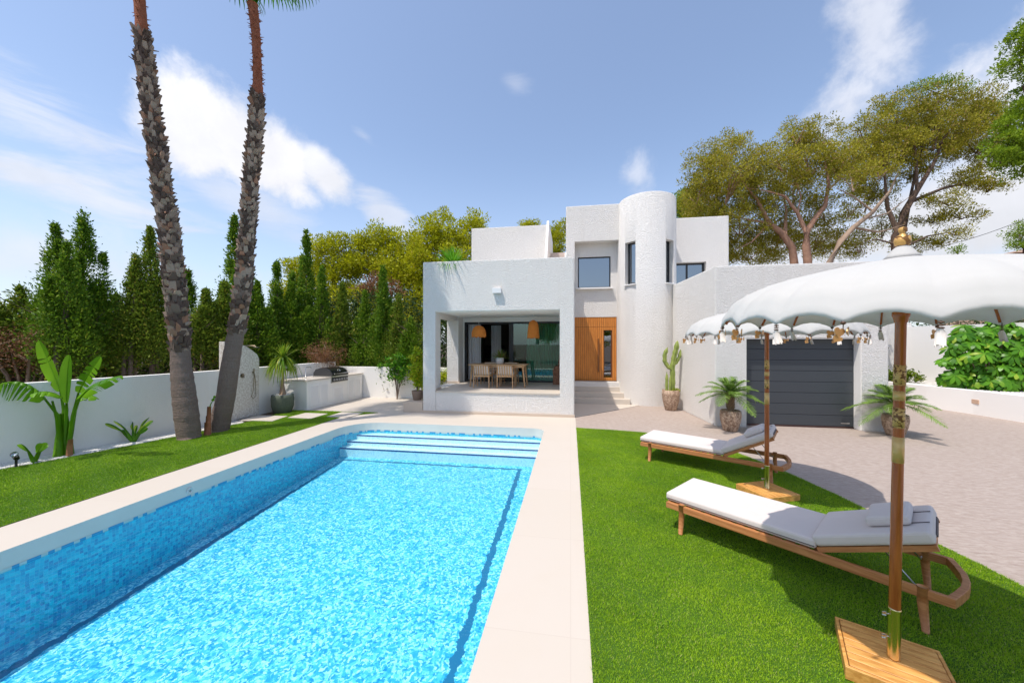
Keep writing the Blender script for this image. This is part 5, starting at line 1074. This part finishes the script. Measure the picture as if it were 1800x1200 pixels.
# ------------------------------------------------------------------ terrace furniture
ZF = .636
t = empty('dining_table', (-2.26, 11.40, ZF), 'light teak dining table on the covered terrace', 'table')
mb = MB()
for k in range(7): mb.box(-.92+.263*k, -.37, .675, -.92+.263*(k+1)-.006, .37, .70)
mb.build('tabletop', TEAKL, t); MB().box(-.85, -.32, .61, .85, -.29, .672).box(-.85, .29, .61, .85, .32, .672).build('apron', TEAKL, t)
for sx_ in (-1, 1):
    for sy_ in (-1, 1): MB().tube([(.80*sx_, .29*sy_, .672), (.87*sx_, .32*sy_, 0)], [.035, .022], 10).build('leg', TEAKL, t)
def chair(loc_, rz, label):
    t = empty('dining_chair', loc_, label, 'chair', 'chairs around the terrace table', rz)
    # local: back at -y
    for sx_ in (-1, 1):
        MB().tube([(.24*sx_, -.24, 0), (.235*sx_, -.24, .42), (.225*sx_, -.29, .70)], [.016, .02, .016], 8).build('leg', TEAKL, t)
        MB().tube([(.24*sx_, .22, 0), (.235*sx_, .22, .60)], [.016, .019], 8).build('leg', TEAKL, t)
        MB().tube([(.235*sx_, .23, .60), (.245*sx_, 0, .61), (.235*sx_, -.27, .58)], [.017, .02, .017], 8).build('armrest', TEAKL, t)
    MB().box(-.25, -.26, .34, .25, .25, .385).build('seat_frame', TEAKL, t, .008)
    MB().box(-.22, -.20, .387, .22, .24, .46).build('seat_cushion', SEATC, t, .025, 3)
    mb = MB().tube([(-.24, -.295, .69), (0, -.32, .70), (.24, -.295, .69)], .018, 8)
    mb.build('top_rail', TEAKL, t)
    for x in (-.15, -.075, 0, .075, .15): MB().add([(x-.017, -.262, .38), (x+.017, -.262, .38), (x+.017, -.312, .69), (x-.017, -.312, .69), (x-.017, -.248, .38), (x+.017, -.248, .38), (x+.017, -.298, .69), (x-.017, -.298, .69)], [(0, 1, 2, 3), (7, 6, 5, 4), (0, 4, 5, 1), (3, 2, 6, 7), (1, 5, 6, 2), (0, 3, 7, 4)]).build('slat', TEAKL, t)
    m = Matrix.Rotation(R(9), 4, 'X'); MB().box(-.215, -.20, .47, .215, -.13, .73, Matrix.Translation((0, .04, 0)) @ m).build('back_cushion', SEATC, t, .025, 3); return t
chair((-2.68, 10.98, ZF), 0, 'teak chair with cream cushions, the left of the two with their backs to the pool')
chair((-1.96, 11.02, ZF), 0, 'teak chair with cream cushions, the right of the two with their backs to the pool')
chair((-2.68, 11.86, ZF), math.pi, 'teak chair on the far side of the table, left of the grass pot')
chair((-1.98, 11.86, ZF), math.pi, 'teak chair on the far side of the table, right of the grass pot')
t = empty('potted_grass', (-2.24, 11.45, ZF+.70), 'white pot of grassy green leaves on the dining table', 'potted plant')
MB().lathe([(.09, 0), (.115, .02), (.125, .12), (.12, .20), (.105, .20), (.1, .17), (.001, .16)], (0, 0, 0), 24).build('pot', WPOT, t)
strap_head(t, (0, 0, .15), 160, .40, .012, .25, 33, PHOENIX, 'grass_leaves', 1.0, .1); strap_head(t, (.02, 0, .15), 40, .45, .012, .3, 34, DEAD, 'dry_leaves', 1.0, .3)
def pendant(x, y, z0, prof, label, zc=2.9):
    t = empty('pendant_lamp', (x, y, z0), label, 'lamp', 'pendant lamps over the terrace table'); h = prof[-1][1]
    MB().tube([(0, 0, h), (0, 0, zc-z0)], .005, 6).build('cord', LAMPW, t); MB().lathe([(.04, 0), (.04, .02)], (0, 0, zc-z0-.02), 16).build('ceiling_rose', LAMPW, t)
    n = 72; vs = []; m = len(prof); rg = random.Random(int(x*100)); 
    for j, (r, z) in enumerate(prof):
        for k in range(n):
            a = 2*math.pi*k/n; zz = z-(rg.uniform(0, .06) if j == 0 else 0); q = r*(1+.03*(k % 2)); vs.append((q*math.cos(a), q*math.sin(a), zz))
    MB().add(vs, [(i*n+k, i*n+(k+1) % n, (i+1)*n+(k+1) % n, (i+1)*n+k) for i in range(m-1) for k in range(n)]).build('raffia_shade', RATTAN, t)
pendant(-2.9, 11.3, 2.22, [(.225, 0), (.225, .08), (.21, .17), (.17, .26), (.11, .32), (.03, .35)], 'wide orange raffia pendant over the left end of the table')
pendant(-1.15, 11.3, 2.19, [(.19, 0), (.175, .12), (.165, .26), (.15, .38), (.11, .48), (.03, .53)], 'tall narrow orange raffia pendant over the right end of the table')
t = empty('driftwood_sculpture', (-.42, 12.15, ZF), 'rough brown tree stump standing by the sliding door', 'stump')
rg = random.Random(5); mb = MB().tube([(0, 0, 0), (.0, 0, .3), (.02, .0, .55), (.05, 0, .62)], [.17, .155, .13, .06], 11).tube([(.08, 0, .2), (.1, 0, .7), (.12, 0, 1.05)], [.10, .09, .06], 9).tube([(-.06, -.02, .1), (-.1, -.02, .45), (-.06, -.02, .6)], [.09, .07, .04], 8)
mb.build('stump', simple('rough_driftwood', (.27, .13, .075), .9, 0, 14, .6, 18, .05), t)

# ------------------------------------------------------------------ sun loungers
def lounger(leg1, ang_deg, back_deg, label):
    a = R(ang_deg); ca, sa = math.cos(a), math.sin(a); lx, ly = .16, -.335; ox = leg1[0]-(lx*ca-ly*sa); oy = leg1[1]-(lx*sa+ly*ca)
    t = empty('sun_lounger', (ox, oy, .01), label, 'sun lounger', 'teak sun loungers on the right lawn', a); H = .30
    # side rails flow into a bowed head rail
    outer = [(0, -.365)]+[(1.80, -.365), (1.965, -.36), (1.998, -.25), (2.03, -.12), (2.04, 0)]; outer += [(x, -y) for x, y in reversed(outer[:-1])]
    inner = [(0.03, -.33), (1.80, -.33), (1.932, -.33), (1.962, -.23), (1.992, -.11), (2.002, 0)]; inner += [(x, -y) for x, y in reversed(inner[:-1])]
    mb = MB(); n = len(outer); z0, z1 = H-.065, H
    mb.add([(x, y, z0) for x, y in outer]+[(x, y, z0) for x, y in inner]+[(x, y, z1) for x, y in outer]+[(x, y, z1) for x, y in inner],
           sum([[(i, i+1, 2*n+i+1, 2*n+i), (n+i+1, n+i, 3*n+i, 3*n+i+1), (2*n+i, 2*n+i+1, 3*n+i+1, 3*n+i), (i+1, i, n+i, n+i+1)] for i in range(n-1)], [])+[(0, 2*n, 3*n, n), (2*n-1, 4*n-1, 3*n-1, n-1)])
    mb.box(0, -.329, z0, .032, .329, z1); mb.build('side_rails', TEAK, t, .005)
    mb = MB()
    for k in range(12): mb.box(.09+.095*k, -.328, H-.02, .15+.095*k, .328, H-.003)
    mb.build('seat_slats', TEAK, t)
    MB().box(1.22, -.328, H-.06, 1.26, .328, H-.022).build('cross_bar', TEAK, t)
    for x in (.16, 1.82):
        for s_ in (-1, 1): MB().tube([(x, .352*s_, H+.012), (x, .35*s_, H-.1), (x+.015*(1 if x > 1 else -1), .345*s_, 0)], [.030, .029, .021], 8, ph=.39).build('leg', TEAK, t, 0)
    MB().box(-.02, -.335, H+.004, 1.245, .335, H+.086).build('seat_cushion', CUSHION, t, .032, 4)
    MB().tube([(-.0, -.335, H+.03), (1.235, -.335, H+.03)], .004, 5).build('piping', PIPING, t)
    q = R(back_deg); m = Matrix.Translation((1.255, 0, H+.0)) @ Matrix.Rotation(-q, 4, 'Y')
    o = MB().box(0, -.335, .03, .71, .335, .118).build('back_cushion', CUSHION, t, .035, 4); o.matrix_local = m
    for y in (-.13, .13): MB().box(.60, y-.006, .1185, .705, y+.006, .122).build('strap', PIPING, o)
    MB().box(.705, -.20, .04, .716, .20, .06).build('strap', PIPING, o)
    o2 = MB().box(.36, -.20, .119, .62, .20, .195).build('pillow', CUSHION, t, .038, 4); o2.matrix_local = m
    o3 = MB().box(0, -.325, -.012, .70, -.29, .026).box(0, .29, -.012, .70, .325, .026).box(.65, -.289, -.01, .69, .289, .022).box(.3, -.289, -.01, .34, .289, .022).box(.02, -.289, -.01, .06, .289, .022).build('back_frame', TEAK, t); o3.matrix_local = m
    for s_ in (-1, 1):
        p0 = m @ Vector((.40, .27*s_, -.01)); MB().tube([p0, (1.80, .27*s_, H-.05), (1.80, .325*s_, H-.05)], .006, 6).tube([m @ Vector((.40, .27*s_, -.01)), m @ Vector((.55, .27*s_, -.01))], .006, 6).build('support_rod', STEEL, t)
    return t
lounger((1.15, 4.02), -40.5, 24, 'nearer teak sun lounger with pale grey cushion and small pillow, partly in canopy shade')
lounger((1.33, 6.43), -31.0, 30, 'farther teak sun lounger at the edge of the lawn, in front of the garage')

PS = .70
# ------------------------------------------------------------------ fringed parasols
def heart(mb, c, s, rz, tilt=0):
    n = 20; pts = []
    for i in range(n):
        a = 2*math.pi*i/n; x = 16*math.sin(a)**3/17; z = (13*math.cos(a)-5*math.cos(2*a)-2*math.cos(3*a)-math.cos(4*a))/17; pts.append((x*s, z*s-s*.75))
    M = Matrix.Translation(c) @ Matrix.Rotation(rz, 4, 'Z') @ Matrix.Rotation(tilt, 4, 'Y')
    vs = [M @ Vector((x, -.002, z)) for x, z in pts]+[M @ Vector((x, .002, z)) for x, z in pts]
    return mb.add(vs, [tuple(range(n)), tuple(reversed(range(n, 2*n)))]+[(i, n+i, n+(i+1) % n, (i+1) % n) for i in range(n)])
def parasol(base, rz_base, label, RC, seed, tilt=0.0, tilt_dir=0.0, zoff=0.0, phase=5.0, bz=0.0, lp=True):
    rg = random.Random(seed); t = empty('parasol', (*base, .01), label, 'parasol', 'fringed white parasols over the loungers')
    bs = .245; mr = Matrix.Rotation(rz_base, 4, 'Z')
    MB().box(-bs, -bs, 0, bs, -bs+.018, .075, mr).box(-bs, bs-.018, 0, bs, bs, .075, mr).box(-bs, -bs+.018, 0, -bs+.018, bs-.018, .075, mr).box(bs-.018, -bs+.018, 0, bs, bs-.018, .075, mr).build('base_frame', DECKW, t, .002, 1)
    o = MB()
    nb = 7; ww = (2*bs-.044)/nb
    for k in range(nb): o.box(-bs+.022, -bs+.022+ww*k, .055, bs-.022, -bs+.022+ww*(k+1)-.007, .078)
    o = o.build('base_planks', DECKW, t, .003, 1); o.matrix_local = mr
    B(-bs+.02, -bs+.02, .02, bs-.02, bs-.02, .05).build('base_weight', simple('dark_base_weight', (.05, .04, .035), .8), o)
    u = bpy.data.objects.new('pole', None); 
    pm = Matrix.Translation((0, 0, .078)) @ Matrix.Rotation(tilt, 4, Vector((math.cos(YAW), math.sin(YAW), 0))) @ Matrix.Rotation(-tilt*.12, 4, Vector((-math.sin(tilt_dir), math.cos(tilt_dir), 0)))
    def put(ob): ob.matrix_local = pm; return ob
    zz = lambda q: q-.078
    MB().lathe([(.045*PS, 0), (.047*PS, .01), (.0445*PS, .014), (.0425*PS, .30), (.044*PS, .305), (.040*PS, .31)], (0, 0, 0), 28).build('brass_sleeve', BRASS, t).matrix_local = pm
    for z in (.13, .27):
        MB().tube([(-.028, -.0, z), (-.058, -.0, z)], .0035, 6).tube([(-.05, 0, z-.01), (-.05, 0, z+.01)], .006, 8).tube([(-.06, 0, z-.009), (-.06, 0, z+.009)], .006, 8).build('knob', STEEL, t).matrix_local = pm
    zc = 2.19+zoff
    pole = put(MB().lathe([(.0385*PS, zz(.38)), (.0385*PS, zz(.9)), (.036*PS, zz(1.5)), (.036*PS, zz(zc-.08)), (.042*PS, zz(zc-.075)), (.05*PS, zz(zc-.045)), (.056*PS, zz(zc-.04)), (.056*PS, zz(zc-.012)), (.048*PS, zz(zc)), (.03*PS, zz(zc+.02)), (.022*PS, zz(zc+.03)), (.022*PS, zz(2.52+zoff))], (0, 0, 0), 28).build('pole', POLEW, t))
    for z0, z1, m_ in [(1.275, 1.43, GILT), (1.49, 1.60, CARVED), (1.655, 1.70, GILT), (1.745, 1.855, CARVED)]:
        o = MB().lathe([(.02, zz(z0+bz)), (.0392*PS, zz(z0+bz)), (.0392*PS, zz(z1+bz)), (.02, zz(z1+bz))], (0, 0, 0), 28)
        if m_ is CARVED or z0 > 1.6:
            for k in range(28): 
                a = 2*math.pi*k/28
                for zq, dz in ((z0+bz, -.010), (z1+bz, .010)): o.add([(.0393*PS*math.cos(a), .0393*PS*math.sin(a), zz(zq)), (.0393*PS*math.cos(a+.2), .0393*PS*math.sin(a+.2), zz(zq)), (.0388*PS*math.cos(a+.1), .0388*PS*math.sin(a+.1), zz(zq+dz))], [(0, 1, 2)])
        o.build('gilt_band', m_, pole)
    prof = [(0.02, 2.50), (.12, 2.48), (.22, 2.462), (.34, 2.44), (.46, 2.415), (.58, 2.386), (.69, 2.35), (.79, 2.302), (.88, 2.232), (.95, 2.118)]
    N = 20; sub = 16; vs = []; m = len(prof)
    fine = []
    for j in range(m-1):
        for k in range(3): f_ = k/3; fine.append((prof[j][0]+(prof[j+1][0]-prof[j][0])*f_, prof[j][1]+(prof[j+1][1]-prof[j][1])*f_))
    fine.append(prof[-1]); m = len(fine); NN = N*sub
    for r, z in fine:
        r_ = r/.95*RC; tt = r/.95
        for k in range(NN):
            a = 2*math.pi*k/NN+R(phase); f_ = (k % sub)/sub; sc = 4*f_*(1-f_)
            rr = r_*(1-(1-math.cos(math.pi/N*(1-abs(2*f_-1))))*.9-.012*sc*tt**8); zq = z+zoff+.040*sc*tt**6+.004*sc*tt
            zq += .0012*tt**6*math.sin(k*1.9+r*9)
            vs.append((rr*math.cos(a), rr*math.sin(a), zz(zq)))
    fs = [(i*NN+k, i*NN+(k+1) % NN, (i+1)*NN+(k+1) % NN, (i+1)*NN+k) for i in range(m-1) for k in range(NN)]
    # hem band folded under
    b0 = len(vs); 
    for k in range(NN):
        x, y, z = vs[(m-1)*NN+k]; vs.append((x*1.002, y*1.002, z-.022))
    fs += [((m-1)*NN+k, (m-1)*NN+(k+1) % NN, b0+(k+1) % NN, b0+k) for k in range(NN)]
    can = MB().add(vs, fs, True).build('canopy', CANOPY, t); put(can)
    md = can.modifiers.new('s', 'SOLIDIFY'); md.thickness = .004
    put(MB().lathe([(.02, zz(2.48+zoff)), (.085, zz(2.493+zoff)), (.065, zz(2.515+zoff)), (.045, zz(2.545+zoff)), (.02, zz(2.57+zoff))], (0, 0, 0), 24).build('crown_cap', CANOPY, t))
    put(MB().lathe([(.014, zz(2.56+zoff)), (.02, zz(2.565+zoff)), (.034, zz(2.572+zoff)), (.038, zz(2.595+zoff)), (.034, zz(2.62+zoff)), (.015, zz(2.632+zoff)), (.014, zz(2.645+zoff)), (.02, zz(2.65+zoff)), (.02, zz(2.67+zoff)), (.014, zz(2.675+zoff))], (0, 0, 0), 32).build('finial', CARVEDB, t))
    put(MB().lathe([(.02, zz(2.25+zoff)), (.06, zz(2.25+zoff)), (.06, zz(2.29+zoff)), (.02, zz(2.29+zoff))], (0, 0, 0), 20).build('rib_hub', POLEW, t))
    for k in range(N):
        a = 2*math.pi*k/N+R(phase); d = Vector((math.cos(a), math.sin(a), 0)); pts = [d*(r/.95*RC)+Vector((0, 0, zz(z+zoff-.026))) for r, z in prof[1:]]
        pts[-1] = d*(RC-.02)+Vector((0, 0, zz(2.12+zoff)))
        o = put(MB().tube(pts, .0085, 4, ph=.78).build('rib', POLEW, t)); MB().tube([d*.06+Vector((0, 0, zz(2.27+zoff))), d*.5*RC+Vector((0, 0, zz(2.36+zoff)))], .006, 4).build('strut', POLEW, o)
        c = d*(RC+.0)+Vector((0, 0, zz(2.098+zoff)))
        if k % 2 == 1:
            mb = MB().tube([c+Vector((0, 0, .02)), c-Vector((0, 0, .02))], .002, 4)
            for j in range(3): mb.lathe([(.004, 0), (.011, .002), (.011, .006), (.004, .008)], tuple(c+Vector((0, 0, -.01-.011*j))), 12)
            o = put(mb.build('tassel_beads', BEAD, t)); mb = MB()
            wx = rg.uniform(-.01, .02)
            for j in range(16):
                b2 = 2*math.pi*j/16; e = Vector((math.cos(b2), math.sin(b2), 0)); mb.tube([c+e*.004-Vector((0, 0, .032)), c+e*.011-Vector((0, 0, .05)), c+e*rg.uniform(.011, .017)+Vector((wx, 0, -.095-rg.uniform(0, .012)))], [.003, .005, .003], 5)
            mb.build('tassel', TASSEL, o)
        else:
            mb = MB().lathe([(.003, 0), (.010, .005), (.010, .014), (.003, .018)], tuple(c+Vector((0, 0, -.01))), 12).tube([c+Vector((0, 0, .02)), c-Vector((0, 0, .03))], .002, 4)
            o = put(mb.build('charm_bead', BEAD, t)); mb = MB(); az_ = rg.uniform(-.4, .4)+.35
            heart(mb, c+Vector((-.012, 0, -.022)), .030, az_, .2); heart(mb, c+Vector((.022, .006, -.024)), .024, az_+.5, -.5); heart(mb, c+Vector((-.016, -.004, -.062)), .020, az_-.6, .6)
            mb.build('heart_charm', CHARM, o)
    return t
parasol((1.94, 2.55), R(-27), 'nearer fringed white parasol with gilt-banded wooden pole, cut by the right edge', .93, 5, R(1.3), YAW, 0, phase=5, bz=0)
parasol((2.55, 5.25), R(-68), 'farther fringed white parasol standing between the two sun loungers', .97, 6, 0, 0, -.02, phase=14, bz=-.09)

# ------------------------------------------------------------------ pines behind the viewpoint, mirrored in the terrace glass
src = [o for o in COL.objects if o.get('label', '').startswith('large yellow-green pine behind')][0]
for x, y, rz, sc in ((-9, -13, 1.0, .8), (-3.5, -15, 2.4, .9), (2.5, -14, 4.0, .8), (8, -15, 5.2, .95), (-14, -9, .3, .8)):
    c = copy_tree(src); c.location = (x, y, 0); c.rotation_euler.z = rz; c.scale = (sc,)*3
    c['label'] = 'pine standing behind the viewpoint, mirrored in the terrace glass'; c['group'] = 'pines behind the viewpoint'
